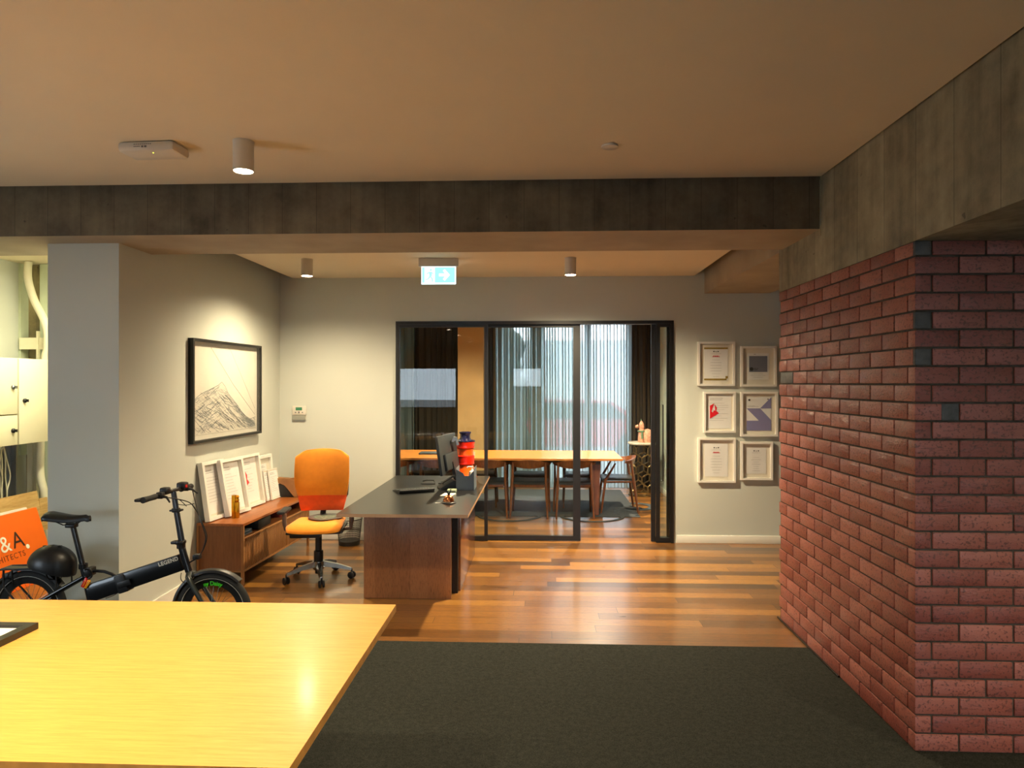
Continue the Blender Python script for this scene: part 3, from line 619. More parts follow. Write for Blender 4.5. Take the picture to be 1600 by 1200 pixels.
for (ya, yb) in ((SY0+.022, ym-.004), (ym+.004, SY1-.022)):
    b = BM(); n = int((yb-ya)/.028)
    bx(b, SX1-.014, SX1-.008, ya, yb, SB+.018, .383)
    for k in range(n):
        y = ya+(yb-ya)*k/n; bx(b, SX1-.010, SX1-.001, y, y+.019, SB+.018, .383, bev=.003)
    obj('tambour_door', b, M['teaklt'], t, world=True)
b = BM(); bx(b, -2.76, -2.54, 5.69, 5.92, .390, .40, bev=.002); bx(b, -2.75, -2.55, 5.70, 5.90, .402, .412, bev=.002); bx(b, -2.72, -2.53, 5.69, 5.88, .413, .43, bev=.002)
t.rotation_euler.z = R(-2.2)
o = obj('magazine_stack', b, M['sage']); tag(o, 'stack of grey magazines in the near end of the open shelf', 'magazines')
o = box('storage_box', M['red'], None, -2.74, -2.54, 6.55, 6.80, .390, .45, bev=.003); o.data.materials[0] = simple('dark_red_card', '#6e1e18', .6); tag(o, 'dark red box inside the open shelf of the sideboard', 'box')
o = box('storage_box', M['blackp'], None, -2.78, -2.52, 6.0, 6.28, .390, .47, bev=.006); tag(o, 'black box in the middle of the open shelf', 'box')
# ------------------------------------------------------------------ framed prints
def lines(b, x0, x1, z, n, dz, w=.0018, seed=1, centre=False, y=-.0015):
    rnd = random.Random(seed)
    for k in range(n):
        f = .45+.55*rnd.random(); L = (x1-x0)*f; a = (x0+x1-L)/2 if centre else x0; x = a
        while x < a+L:
            q = min(a+L, x+.006+.012*rnd.random()); bx(b, x, q, y, y+.0006, z-k*dz-w, z-k*dz); x = q+.004
def framed(name, label, cat, w, h, loc, rz=0, lean=0, fw=.022, dep=.035, mat_='white', pw=.7, ph=.72, art=None, group=None, dz=0):
    """local: picture plane XZ facing -Y, origin bottom centre"""
    t = thing(name, label, cat, loc, rz, group); t.rotation_euler = (lean, 0, rz); t.rotation_mode = 'XYZ'
    b = BM(); frame_bars(b, -w/2, w/2, -dep, 0, 0, h, fw, fw, fw, fw)
    for v in b.verts: pass
    obj('frame', b, M[mat_], t, smooth=False)
    b = BM(); bx(b, -w/2+fw, w/2-fw, -.008, -.003, fw, h-fw); obj('mount', b, M['mount'] if mat_ == 'white' else M['artpaper'], t, smooth=False)
    b = BM(); a, c = w*pw/2, h*ph/2; z0 = h/2+dz
    bx(b, -a, a, -.0105, -.0085, z0-c, z0+c); p = obj('print', b, M['paper'] if mat_ == 'white' else M['artpaper'], t, smooth=False)
    if art: art(p, a, c, z0)
    b = BM(); bx(b, -w/2+fw, w/2-fw, -dep+.006, -dep+.008, fw, h-fw); obj('glass_pane', b, M['glass'], t, smooth=False)
    return t
def pr_poly(p, name, polys, m, y=-.0125):
    b = BM()
    for pl in polys: prism(b, pl, y, y+.0015)
    return obj(name, b, m, p, smooth=False)
def doc(seed, centre=False, head=True, dark=True):
    def f(p, a, c, z0):
        b = BM(); lines(b, -a*.8, a*.8, z0+c*.86, 2, c*.1, .003, seed, centre, -.0125); obj('heading', b, M['inkd'] if dark else M['ink'], p)
        b = BM(); lines(b, -a*.8, a*.8, z0+c*.55, 9, c*.13, .0018, seed+1, centre, -.0125); obj('printed_lines', b, M['ink'], p)
    return f
def redshape(x, z, s):
    return [[(x-.42*s, z-.75*s), (x-.42*s, z+.62*s), (x+.05*s, z+.85*s), (x-.08*s, z+.25*s), (x-.22*s, z-.1*s), (x-.08*s, z-.22*s), (x+.02*s, z+.1*s), (x+.16*s, z+.02*s), (x+.10*s, z+.75*s), (x+.34*s, z+.35*s), (x+.30*s, z+.05*s), (x+.55*s, z-.2*s)]]
def art_red(p, a, c, z0):
    doc(9, False)(p, a, c, z0)
    x, z, s = -a*.45, z0+c*.05, a*.85
    pr_poly(p, 'red_shape', [[(x-.4*s, z-.75*s), (x-.4*s, z+.55*s), (x+.02*s, z+.8*s), (x-.25*s, z-.02*s), (x-.1*s, z-.12*s), (x+.0*s, z+.12*s), (x+.14*s, z+.05*s), (x+.07*s, z+.7*s), (x+.3*s, z+.35*s), (x+.24*s, z+.05*s), (x+.5*s, z-.2*s)]], M['red'], -.0135)
def art_cert(red=True, gold=False):
    def f(p, a, c, z0):
        b = BM()
        for k in (-1, 0, 1): bx(b, k*.022-.006, k*.022+.006, -.0125, -.0115, z0+c*.72, z0+c*.72+(.011 if k else .006))
        obj('logos', b, M['inkd'], p)
        b = BM(); lines(b, -a*.75, a*.75, z0+c*.62, 1, .01, .0015, 3, True, -.0125); lines(b, -a*.5, a*.5, z0+c*.25, 7, c*.17, .0018, 4, True, -.0125); obj('printed_lines', b, M['ink'], p)
        if red:
            b = BM(); lines(b, -a*.32, a*.32, z0+c*.5, 2, .008, .006, 5, True, -.0125); obj('red_heading', b, M['red'], p)
        if gold:
            b = BM(); bx(b, -a, a, -.0125, -.0110, z0+c*.9, z0+c); bx(b, -a, a*.9, -.0125, -.0110, z0-c, z0-c*.9); bx(b, a*.8, a, -.0125, -.0110, z0-c*.9, z0-c*.75); obj('gold_border', b, M['gold'], p)
    return f
def art_blue(p, a, c, z0):
    b = BM(); bx(b, -a*.85, a*.85, -.0125, -.0112, z0-c*.42, z0+c*.78); obj('blue_panel', b, M['blueg'], p)
    b = BM(); lathe(b, [(0, 0), (.02, 0), (.02, -.0012), (0, -.0012)], (-a*.62, -.0126, z0-c*.2), 20, 'Y'); lines(b, -a*.4, a*.3, z0-c*.14, 2, .013, .006, 8, False, -.0136); obj('emblem', b, M['inkd'], p)
    b = BM(); lines(b, -a*.8, a*.8, z0-c*.55, 3, c*.13, .0018, 4, True, -.0125); lines(b, -a*.4, -a*.1, z0+c*.93, 1, .01, .006, 4, False, -.0125); obj('printed_lines', b, M['ink'], p)
def art_purple(p, a, c, z0):
    P = lambda u, v: (-a+2*a*u, z0+c-2*c*v)
    pr_poly(p, 'purple_shape', [[P(1, 0), P(1, .33), P(.55, .33)], [P(0, .33), P(.55, .33), P(1, .68), P(1, 1), P(0, 1), P(0, .70), P(.5, .70)]], M['purple'])
    b = BM(); lathe(b, [(0, 0), (.011, 0), (.011, -.0012), (0, -.0012)], (-a*.78, -.0126, z0+c*.85), 14, 'Y'); bx(b, a*.7, a*.8, -.0136, -.0125, z0+c*.87, z0+c*.93); obj('emblem', b, M['inkd'], p)
    b = BM(); lines(b, -a*.9, a*.1, z0+c*.5, 2, .008, .0018, 4, False, -.0125); obj('printed_lines', b, M['ink'], p)
G = 'six white frames on the back wall'
def onwall(label, x0, y0, x1, y1, art, **k):
    A = onY(x0, y0, BY-.02); B = onY(x1, y1, BY-.02)
    framed('picture_frame', label, 'picture frame', B.x-A.x, A.z-B.z, ((A.x+B.x)/2, BY-.002, B.z), art=art, group=G, **k)
onwall('white frame with gold edged certificate, top left beside the black door frame', 1090, 534, 1148, 603, art_cert(True, True), pw=.64, ph=.74)
onwall('white frame showing a grey blue square, top right beside the bricks', 1157, 541, 1213, 604, art_blue, pw=.60, ph=.66)
onwall('white frame with a red angular shape on paper, middle left', 1099, 612, 1149, 676, art_red, pw=.74, ph=.80)
onwall('white frame with lilac zigzag print, middle right beside the bricks', 1157, 612, 1215, 682, art_purple, pw=.66, ph=.74)
onwall('white framed certificate with a red heading, bottom left', 1090, 684, 1149, 754, art_cert(True), pw=.62, ph=.74)
onwall('white framed plain certificate without colour, bottom right', 1157, 690, 1207, 750, art_cert(False), pw=.62, ph=.68)
# large black frame with the mountain drawing on the left wall
def art_mtn(p, a, c, z0):
    rnd = random.Random(3)
    def P(u, v): return (-a+2*a*u, z0+c-2*c*v)
    b = BM()
    ribbon(b, [P(0, 0), P(1, 0), P(1, 1), P(0, 1), P(0, 0)], .0015, -.0125)
    ribbon(b, [P(.25, .0), P(.6, .43), P(.99, .83)], .0035, -.0125); ribbon(b, [P(.55, .0), P(.8, .42), P(.99, .75)], .0028, -.0125); ribbon(b, [P(.1, .52), P(.45, .78), P(.7, .95)], .002, -.0125)
    obj('pencil_lines', b, M['inkd'], p)
    b = BM()
    top = [(0, .62), (.05, .57), (.12, .53), (.2, .50), (.28, .47), (.36, .44), (.42, .40), (.47, .46), (.52, .54), (.58, .60), (.66, .68), (.74, .77), (.82, .84), (.9, .88), (1, .86)]
    def ty(u):
        for (a0, v0), (a1, v1) in zip(top, top[1:]):
            if a0 <= u <= a1: return v0+(v1-v0)*(u-a0)/(a1-a0)
        return .86
    ribbon(b, [P(u+rnd.uniform(-.004, .004), v) for u, v in top], .005, -.0128)
    for k in range(560):
        u = rnd.random(); v = ty(u)+rnd.random()**1.3*(.99-ty(u)); L = rnd.uniform(.03, .16); sl = rnd.uniform(.4, 1.1)*(1 if u > .35 else rnd.choice((-.8, 1)))
        pts = []
        for i in range(4):
            uu = u+L*i/3; vv = v+L*sl*i/3+rnd.uniform(-.008, .008)
            if 0 < uu < 1 and vv < .99 and vv > ty(uu): pts.append(P(uu, vv))
        if len(pts) > 1: ribbon(b, pts, rnd.choice((.0014, .002, .003, .004)), -.0126)
    obj('mountain_drawing', b, simple('graphite', '#7d8182', .8), p, smooth=False)
framed('picture_frame', 'large black framed pencil drawing of a mountain on the left wall', 'picture frame', 1.27, .875, (wallx(6.14)+.004, 6.13, 1.197), R(88), mat_='black', fw=.022, dep=.05, pw=.90, ph=.86, art=art_mtn)
# leaning frames on the sideboard
G2 = 'white frames leaning on the sideboard'
def lean(label, y0, y1, h, xb, tilt, art, yaw=0, mat_='white', g=G2, **k):
    w = y1-y0; z = SZ+.002+.035*math.sin(R(tilt))
    xb += (wallx((y0+y1)/2)+.855+2.01)
    return framed('leaning_frame', label, 'picture frame', w, h, (xb, (y0+y1)/2, SZ+.003), R(90-2.2+yaw), R(-tilt) , art=art, group=g, **k)
lean('white framed text sheet, nearest the bicycle on the sideboard', 5.63, 5.95, .50, -2.775, 8.5, doc(21), yaw=-4, fw=.028, dep=.045, pw=.72, ph=.8)
lean('white framed letter, second from the near end of the sideboard', 5.84, 6.18, .50, -2.705, 10.5, doc(31), yaw=-6, fw=.028, dep=.045, pw=.76, ph=.82)
lean('white frame with red angular print on the sideboard', 6.20, 6.57, .49, -2.74, 8, art_red, yaw=-4, fw=.024, dep=.045, pw=.8, ph=.84)
lean('plain white frame standing behind the red print on the sideboard', 6.60, 6.98, .44, -2.80, 5, doc(41), pw=.5, ph=.6, fw=.03)
lean('small white frame standing between two others at the wall', 6.17, 6.42, .47, -2.815, 4.0, doc(43), pw=.7, ph=.8, fw=.02, dep=.02)
lean('slim dark edged certificate, leaning at the far end', 6.73, 6.93, .30, -2.70, 8, doc(51), mat_='black', fw=.006, dep=.015, pw=.9, ph=.9)
lean('thin dark edged frame just before the slim certificate', 6.66, 6.80, .30, -2.722, 8, doc(52), mat_='black', fw=.006, dep=.015, pw=.9, ph=.9)
t = thing('trophy', 'slim golden glass trophy on the sideboard', 'trophy', (-2.655, 5.84, SZ))
b = BM(); bx(b, -.028, .0, -.02, .02, 0, .20, bev=.002); obj('bar', b, M['goldm'], t)
b = BM(); bx(b, .001, .03, -.016, .016, 0, .14, bev=.004); lathe(b, [(0, .14), (.014, .14), (.02, .155), (.014, .172), (.019, .185), (.012, .198), (0, .2)], (.012, 0, 0), 14); obj('figure', b, M['goldm'], t)
t = thing('satchel', 'brown folded leather satchel at the far end of the sideboard', 'bag', (-2.62, 6.96, SZ))
b = BM(); prism(b, [(-.13, 0), (.16, 0), (.16, .21), (.03, .19), (-.13, .20)], -.03, .04); obj('body', b, M['suede'], t)
b = BM(); prism(b, [(-.13, .20), (.15, .17), (.16, .03), (.09, .0), (-.02, .13), (-.13, .16)], -.042, -.032); obj('flap', b, M['tan'], t)
b = BM(); prism(b, [(-.12, .0), (.085, .002), (-.02, .12), (-.12, .15)], -.038, -.034); obj('inner_lining', b, M['black'], t)
# thermostat
t = thing('thermostat', 'white wall thermostat with a green display left of the glazing', 'thermostat', (-2.62, BY, 1.375))
b = BM(); bx(b, -.075, .075, -.03, 0, -.02, .075, bev=.004); bx(b, -.075, .068, -.026, 0, -.075, -.022, bev=.003); obj('case', b, M['whitem'], t)
b = BM(); bx(b, -.036, .034, -.031, -.03, .028, .062); obj('display', b, simple('lcd_green', '#3f7f5c', .3), t)
b = BM(); bx(b, -.045, -.03, -.031, -.03, .0, .012); bx(b, .03, .045, -.031, -.03, .0, .012); bx(b, -.008, .008, -.032, -.03, -.004, .016); obj('buttons', b, M['ink'], t)
b = BM(); bx(b, -.075, .068, -.0265, -.0262, -.073, -.024); obj('lower_cover', b, simple('grey_cover', '#8f8f84', .5), t)
# ================================================================== FOLDING BICYCLE
BK = 4.28
def q(x, y, dy=0): p = onY(x, y, BK); return Vector((p.x, BK+dy, p.z))
RW_, FW_ = q(47, 951), q(334, 951)
WR = .245; RW_.z = FW_.z = WR+.002
t = thing('folding_bicycle', 'black folding bicycle parked in front of the grey wall end', 'bicycle', (-2.7, BK, 0))
def arc(c, r, a0, a1, n, y=0): return [Vector((c.x+r*math.cos(R(a0+(a1-a0)*i/n)), c.y+y, c.z+r*math.sin(R(a0+(a1-a0)*i/n)))) for i in range(n+1)]
for c, nm in ((RW_, 'rear'), (FW_, 'front')):
    b = BM(); tube(b, arc(c, WR-.025, 0, 360-7.5, 47), .025, 12, True); wh = obj('wheel', b, M['rubber'], t, world=True)
    b = BM(); tube(b, arc(c, WR-.036, 0, 360-7.5, 47, -.0205), .0022, 6, True); obj('reflective_stripe', b, M['lens'], wh, world=True)
    b = BM(); lathe(b, [(WR-.046, -.013), (WR-.046, .013), (WR-.085, .008), (WR-.085, -.008), (WR-.046, -.013)], c, 48, 'Y'); obj('rim', b, M['black'], wh, world=True)
    b = BM()
    for k in range(28):
        a = 2*math.pi*k/28; a2 = a+.5*(1 if k % 2 else -1); sg = 1 if k % 4 < 2 else -1
        tube(b, [(c.x+.02*math.cos(a2), c.y+.025*sg, c.z+.02*math.sin(a2)), (c.x+(WR-.084)*math.cos(a), c.y, c.z+(WR-.084)*math.sin(a))], .0014, 5)
    obj('spokes', b, M['steel'], wh, world=True)
    b = BM(); lathe(b, [(0, -.05), (.012, -.05), (.014, -.03), (.03, -.028), (.022, 0), (.03, .028), (.014, .03), (.012, .05), (0, .05)], c, 20, 'Y'); obj('hub', b, M['blackp'], wh, world=True)
    b = BM(); a0, a1 = (35, 190) if nm == 'rear' else (48, 186)
    n = 26; rr = WR+.018; secs = []
    for i in range(n+1):
        a = R(a0+(a1-a0)*i/n); sec = []
        for (dy, dr) in ((-.031, -.014), (-.026, 0), (0, .008), (.026, 0), (.031, -.014), (.024, -.003), (0, .004), (-.024, -.003)):
            sec.append(b.verts.new((c.x+(rr+dr)*math.cos(a), c.y+dy, c.z+(rr+dr)*math.sin(a))))
        secs.append(sec)
    for s0, s1 in zip(secs, secs[1:]):
        for k in range(8): b.faces.new((s0[k], s0[(k+1) % 8], s1[(k+1) % 8], s1[k]))
    b.faces.new(secs[0]); b.faces.new(secs[-1][::-1])
    obj('mudguard', b, M['black'], t, world=True)
    if nm == 'front': wf = wh
# green sticker lettering curved on the front rim
txt = text_bm('ny Daisy', .036, .0004, bold=.0012)
w_ = max(v.co.x for v in txt.verts); rad = WR-.070
for v in txt.verts:
    a = R(99)-(v.co.x-w_/2*.55)/rad; rr = rad+v.co.z-.010
    v.co = Vector((FW_.x+rr*math.cos(a), FW_.y-.0135+v.co.y*.3, FW_.z+rr*math.sin(a)))
obj('rim_lettering', txt, M['greenp'], wf, world=True)
def mono(P0, P1, h0, h1, th):   # tapered box beam between two points
    b = BM(); d = (P1-P0).normalized(); up = Vector((-d.z, 0, d.x)); secs = []
    for P, h in ((P0, h0), (P1, h1)):
        sec = []
        for (e, f_) in ((-1, -.8), (-.8, -1), (.8, -1), (1, -.8), (1, .8), (.8, 1), (-.8, 1), (-1, .8)):
            sec.append(b.verts.new(P+Vector((0, e*th/2, 0))+up*f_*h/2))
        secs.append(sec)
    for k in range(8): b.faces.new((secs[0][k], secs[0][(k+1) % 8], secs[1][(k+1) % 8], secs[1][k]))
    b.faces.new(secs[0]); b.faces.new(secs[1][::-1]); return b
frame = obj('main_beam', mono(q(142, 926), q(284, 878), .115, .105, .055), M['bikep'], t, world=True)
D = (q(284, 878)-q(142, 926)).normalized(); ang_ = math.atan2(D.z, D.x)
lt = text_bm('LEGEND', .034, .0004, bold=.0012, spacing=1.1); org = q(252, 883.5, -.0285)
for v in lt.verts: v.co = org+Vector((v.co.x*math.cos(ang_)-v.co.z*math.sin(ang_), v.co.y*.3, v.co.x*math.sin(ang_)+v.co.z*math.cos(ang_)))
obj('frame_lettering', lt, M['lens'], frame, world=True)
b = BM()
for s_ in (-1, 1): tube(b, [q(134, 900, .02*s_), RW_+Vector((0, .062*s_, 0))], .013, 10)
tube(b, [q(130, 885), q(145, 952)], .021, 14)
for s_ in (-1, 1): tube(b, [q(146, 958, .02*s_), RW_+Vector((0, .062*s_, 0))], .010, 8)
tube(b, [q(140, 893), q(150, 892), q(163, 893), q(175, 897), q(184, 903)], .010, 10)
obj('rear_frame', b, M['bikep'], t, world=True)
b = BM(); m = Matrix.Translation(q(194, 911)) @ Matrix.Rotation(-ang_, 4, 'Y')
bx(b, -.035, .035, -.036, .036, -.055, .06, bev=.008, mtx=m); bx(b, -.02, .07, -.046, -.034, -.02, .02, bev=.006, mtx=m); obj('folding_hinge', b, M['blackp'], t, world=True)
b = BM(); lathe(b, [(0, -.045), (.05, -.045), (.055, -.035), (.055, .035), (.05, .045), (0, .045)], q(147, 962), 24, 'Y')
obj('bottom_bracket', b, M['blackp'], t, world=True)
bb = q(147, 962)
b = BM(); lathe(b, [(.075, -.052), (.085, -.05), (.085, -.054), (.075, -.056), (.075, -.052)], bb, 36, 'Y'); tube(b, [bb+Vector((0, -.06, 0)), bb+Vector((.15, -.075, -.03))], [.014, .010], 8); tube(b, [bb+Vector((0, .06, 0)), bb+Vector((-.15, .075, .03))], [.014, .010], 8); obj('crank', b, M['steel'], t, world=True)
for dx, dy, dz in ((.15, -.12, -.03), (-.15, .12, .03)):
    b = BM(); bx(b, bb.x+dx-.045, bb.x+dx+.045, BK+dy-.04, BK+dy+.04, bb.z+dz-.011, bb.z+dz+.011, bev=.006); obj('pedal', b, M['blackp'], t, world=True)
b = BM(); tube(b, [q(114, 822), q(131, 890)], .0165, 14); lathe(b, [(.02, 0), (.027, 0), (.027, .03), (.02, .03)], q(130, 888), 16)
obj('seat_post', b, M['bikep'], t, world=True)
def saddle(u, v):
    x = -.155+.29*u; w = .015+.062*max(0, (1-u*1.12))**.75+.008*math.sin(u*3); vv = (v-.5)*2
    zt = .0+.012*(1-u)**2*1.2+.006*math.cos(u*5)-.028*abs(vv)**2.5*(1-.4*u)
    if u < .06: w *= .6+.4*u/.06; zt -= .012*(1-u/.06)
    if u > .94: w *= .75; zt -= .008
    return Vector((x, vv*w, zt)), Vector((x, vv*w*.93, zt-.022-.03*(1-abs(vv)**2)*(1-u)))
sp = q(109, 806)
b = BM(); slab(b, saddle, 22, 12)
for v in b.verts: v.co += sp+Vector((0, 0, .010))
sd = obj('saddle', b, simple('saddle_vinyl', '#16181b', .35, var=.05), t, world=True, ang=70)
b = BM()
for s_ in (-1, 1): tube(b, [sp+Vector((-.08, .03*s_, -.03)), sp+Vector((-.03, .022*s_, -.055)), sp+Vector((.04, .02*s_, -.052)), sp+Vector((.10, .012*s_, -.012))], .0038, 6)
bx(b, sp.x-.02, sp.x+.045, BK-.022, BK+.022, sp.z-.075, sp.z-.048, bev=.006); obj('saddle_rails', b, M['black'], sd, world=True)
b = BM(); bx(b, sp.x+.075, sp.x+.10, BK-.0275, BK-.027, sp.z-.006, sp.z-.001); 
# fork, head tube, folding stem, handlebar
b = BM(); tube(b, [q(283, 852), q(295, 893)], .022, 14); ht = obj('head_tube', b, M['bikep'], t, world=True)
b = BM()
for s_ in (-1, 1): tube(b, [q(296, 895, .0), q(299, 899, .042*s_), q(306, 910, .05*s_), q(318, 931, .052*s_), FW_+Vector((0, .052*s_, 0))], [.02, .018, .016, .014, .010], 10)
obj('fork', b, simple('fork_grey', '#2b3130', .3, var=.03), t, world=True)
b = BM(); tube(b, [q(271, 768), q(276, 800), q(284, 846)], [.0165, .0175, .02], 14); st = obj('folding_stem', b, simple('stem_blue_black', '#1c222c', .28, coat=.4), t, world=True)
b = BM(); lathe(b, [(0, -.012), (.03, -.012), (.034, 0), (.03, .012), (0, .012)], q(282, 847), 18); bx(b, q(282, 847).x-.05, q(282, 847).x+.03, BK-.03, BK+.02, q(282, 847).z-.009, q(282, 847).z+.009, bev=.004); lathe(b, [(.02, -.03), (.026, -.03), (.026, 0), (.02, 0)], q(283, 849), 16); obj('stem_clamp', b, M['black'], st, world=True)
b = BM(); bx(b, q(275, 797).x-.03, q(275, 797).x+.04, BK-.028, BK+.02, q(275, 797).z-.006, q(275, 797).z+.006, bev=.003); lathe(b, [(.016, -.012), (.025, -.012), (.025, .012), (.016, .012)], q(275, 797), 16); obj('quick_release', b, M['black'], st, world=True)
hb = q(270, 768)
ya, yb = 3.96, 4.50
def hp(yy, dz=0, dx=0): return Vector((hb.x+dx, yy, hb.z+dz))
b = BM(); tube(b, [hp(ya), hp(4.15, .004), hp(4.28, .006), hp(4.40, .004), hp(yb)], .0125, 12); hbo = obj('handlebar', b, M['black'], t, world=True)
for y0_, y1_ in ((ya-.01, ya+.12), (yb-.12, yb+.01)):
    b = BM(); tube(b, [hp(y0_), hp((y0_+y1_)/2), hp(y1_)], [.019, .0165, .018], 14); bx(b, hb.x-.055, hb.x+.0, y0_ if y0_ < 4.2 else y1_-.06, y0_+.06 if y0_ < 4.2 else y1_, hb.z-.012, hb.z+.006, bev=.006); obj('grip', b, M['rubber'], hbo, world=True)
b = BM()
for yy in (4.12, 4.43):
    tube(b, [hp(yy), hp(yy, -.01, .05), hp(yy-.03 if yy < 4.2 else yy+.0, -.035, .085)], [.012, .008, .005], 8); bx(b, hb.x-.01, hb.x+.03, yy-.018, yy+.018, hb.z-.018, hb.z+.022, bev=.005)
obj('brake_levers', b, M['blackp'], hbo, world=True)
b = BM(); bx(b, hb.x-.02, hb.x+.03, 4.155, 4.21, hb.z+.005, hb.z+.042, bev=.01); obj('bell', b, M['blackp'], hbo, world=True); b = BM(); bx(b, hb.x-.025, hb.x+.035, 4.36, 4.42, hb.z+.0, hb.z+.045, bev=.012); obj('display_unit', b, M['blackp'], hbo, world=True)
b = BM(); bx(b, hb.x+.034, hb.x+.038, 4.37, 4.39, hb.z+.012, hb.z+.03); obj('red_lamp', b, M['redref'], hbo, world=True)
def spl(P, n=6):
    P = [Vector(p) for p in P]; out = []
    for i in range(len(P)-1):
        p0, p1, p2, p3 = P[max(i-1, 0)], P[i], P[i+1], P[min(i+2, len(P)-1)]
        for k in range(n):
            u = k/n; out.append(.5*((2*p1)+(-p0+p2)*u+(2*p0-5*p1+4*p2-p3)*u*u+(-p0+3*p1-3*p2+p3)*u**3))
    return out+[P[-1]]
for P in ([hp(4.43, -.01, .05), q(300, 790, .05), q(313, 812), q(321, 838), q(318, 856), q(312, 868)], [hp(4.12, -.01, .05), q(300, 782, -.05), q(306, 797), q(315, 818, .01), q(322, 840, .01), q(316, 860, .01)], [q(278, 780), q(288, 781, -.04), q(298, 789, -.05)], [q(278, 788), q(288, 790, .02), q(300, 788, .03)], [q(287, 893, -.03), q(287, 904, -.03), q(296, 912, -.03)], [q(165, 935), q(178, 930), q(190, 922)]):
    b = BM(); tube(b, spl(P), .0035 if len(P) > 4 else .0025, 6); obj('cable', b, M['black'], t, world=True)
l0 = q(308, 870)
b = BM(); bx(b, l0.x-.022, l0.x+.022, BK-.022, BK+.022, l0.z-.014, l0.z+.018, bev=.006); tube(b, [q(294, 880), l0+Vector((0, 0, -.01))], .005, 6); obj('headlight', b, M['blackp'], t, world=True)
# rack
b = BM()
r0, r1 = q(9, 887), q(60, 885)
for s_ in (-1, 1):
    tube(b, [r0+Vector((0, .05*s_, 0)), r1+Vector((0, .05*s_, .0)), q(112, 884, .05*s_)], .006, 8)
    tube(b, [q(15, 888, .05*s_), q(15, 912, .052*s_), RW_+Vector((0, .06*s_, 0))], .006, 8); tube(b, [q(28, 888, .05*s_), q(28, 911, .04*s_)], .005, 8)
tube(b, [q(84, 884, -.05), q(84, 884, .05)], .005, 8); tube(b, [r0+Vector((0, -.05, 0)), r0+Vector((0, .05, 0))], .006, 8); bx(b, r0.x, r1.x, BK-.03, BK+.03, r0.z-.004, r0.z+.004)
tube(b, [q(95, 886, -.04), q(96, 915, -.05)], .005, 8); tube(b, [q(105, 886, .04), q(104, 915, .05)], .005, 8)
obj('luggage_rack', b, M['black'], t, world=True)
tl_ = q(12, 899); b = BM(); bx(b, tl_.x-.012, tl_.x+.05, BK-.03, BK+.03, tl_.z-.016, tl_.z+.018, bev=.006); ro = obj('tail_light', b, M['blackp'], t, world=True)
b = BM(); bx(b, tl_.x-.016, tl_.x-.011, BK-.028, BK+.028, tl_.z-.012, tl_.z+.014); bx(b, tl_.x-.012, tl_.x-.004, BK-.032, BK-.029, tl_.z-.012, tl_.z+.014); obj('red_lens', b, M['redref'], ro, world=True)
tg = q(139, 909); b = BM(); m = Matrix.Translation(tg+Vector((0, -.032, 0))) @ Matrix.Rotation(R(-62), 4, 'Y')
bx(b, -.032, .032, -.006, .006, -.004, .018, bev=.003, mtx=m); rf = obj('lock_tag', b, M['redref'], t, world=True)
b = BM(); bx(b, -.030, .030, -.006, .006, -.013, -.006, bev=.002, mtx=m); bx(b, -.028, .028, -.006, .006, -.022, -.015, bev=.002, mtx=m); bx(b, -.02, .02, -.008, -.006, .002, .006, mtx=m); obj('yellow_bands', b, M['yelref'], rf, world=True)
b = BM(); tube(b, spl([q(138, 888, -.03), q(146, 886, -.04), q(148, 897, -.03), q(142, 903, -.03)]), .008, 8); bx(b, q(141, 892).x-.02, q(141, 892).x+.02, BK-.035, BK+.035, q(141, 892).z-.03, q(141, 892).z+.025, bev=.008); obj('seat_clamp', b, M['black'], t, world=True)
# helmet on the rack
t = thing('cycle_helmet', 'black cycle helmet sitting on the rear rack of the bicycle', 'helmet', q(82, 888))
hc = q(82, 888)
b = BM(); nu, nv = 32, 14; rings = []
def hel(a, v):
    ph = v*R(100); ca, sa = math.cos(a), math.sin(a)
    rx = .150*(1 if ca > 0 else 1.0); ry = .112; rz = .125
    x = rx*math.sin(ph)*ca; y = ry*math.sin(ph)*sa; z = rz*math.cos(ph)
    if v > .8: z += .028*max(0, -ca)**2*((v-.8)/.2)
    if v > .7 and ca > 0: z -= .035*ca*((v-.7)/.3)
    return Vector((x, y, z))
for j in range(nv+1):
    if j == 0: rings.append([b.verts.new(hel(0, 0))]); continue
    rings.append([b.verts.new(hel(2*math.pi*i/nu, j/nv)) for i in range(nu)])
for j in range(nv):
    for i in range(nu):
        if j == 0: b.faces.new((rings[0][0], rings[1][i], rings[1][(i+1) % nu]))
        else: b.faces.new((rings[j][i], rings[j+1][i], rings[j+1][(i+1) % nu], rings[j][(i+1) % nu]))
inner = [b.verts.new(v.co*.88) for v in rings[-1]]; inner2 = [b.verts.new(Vector((v.co.x*.8, v.co.y*.8, .05))) for v in rings[-1]]; top_ = b.verts.new((0, 0, .09))
for i in range(nu):
    k = (i+1) % nu; b.faces.new((rings[-1][i], inner[i], inner[k], rings[-1][k])); b.faces.new((inner[i], inner2[i], inner2[k], inner[k])); b.faces.new((inner2[i], top_, inner2[k]))
for v in b.verts: v.co = Matrix.Rotation(R(6), 4, 'Y') @ v.co + Vector((0, 0, .025))
obj('shell', b, M['helmet'], t, ang=50)
b = BM(); tube(b, [(.10*math.cos(a*.2618), .105*math.sin(a*.2618), .012) for a in range(24)], .006, 6, True); tube(b, spl([(.03, -.10, .01), (.02, -.06, -.05), (.05, 0, -.065), (.02, .06, -.05), (.03, .10, .01)]), .004, 6); obj('straps', b, M['black'], t)
b = BM(); 
for k in range(3):
    lathe(b, [(0, 0), (.013, 0), (.013, .002), (0, .002)], (-.05+k*.05, 0, .148-.004*abs(k-1)), 14)
obj('vents', b, M['rubber'], t)
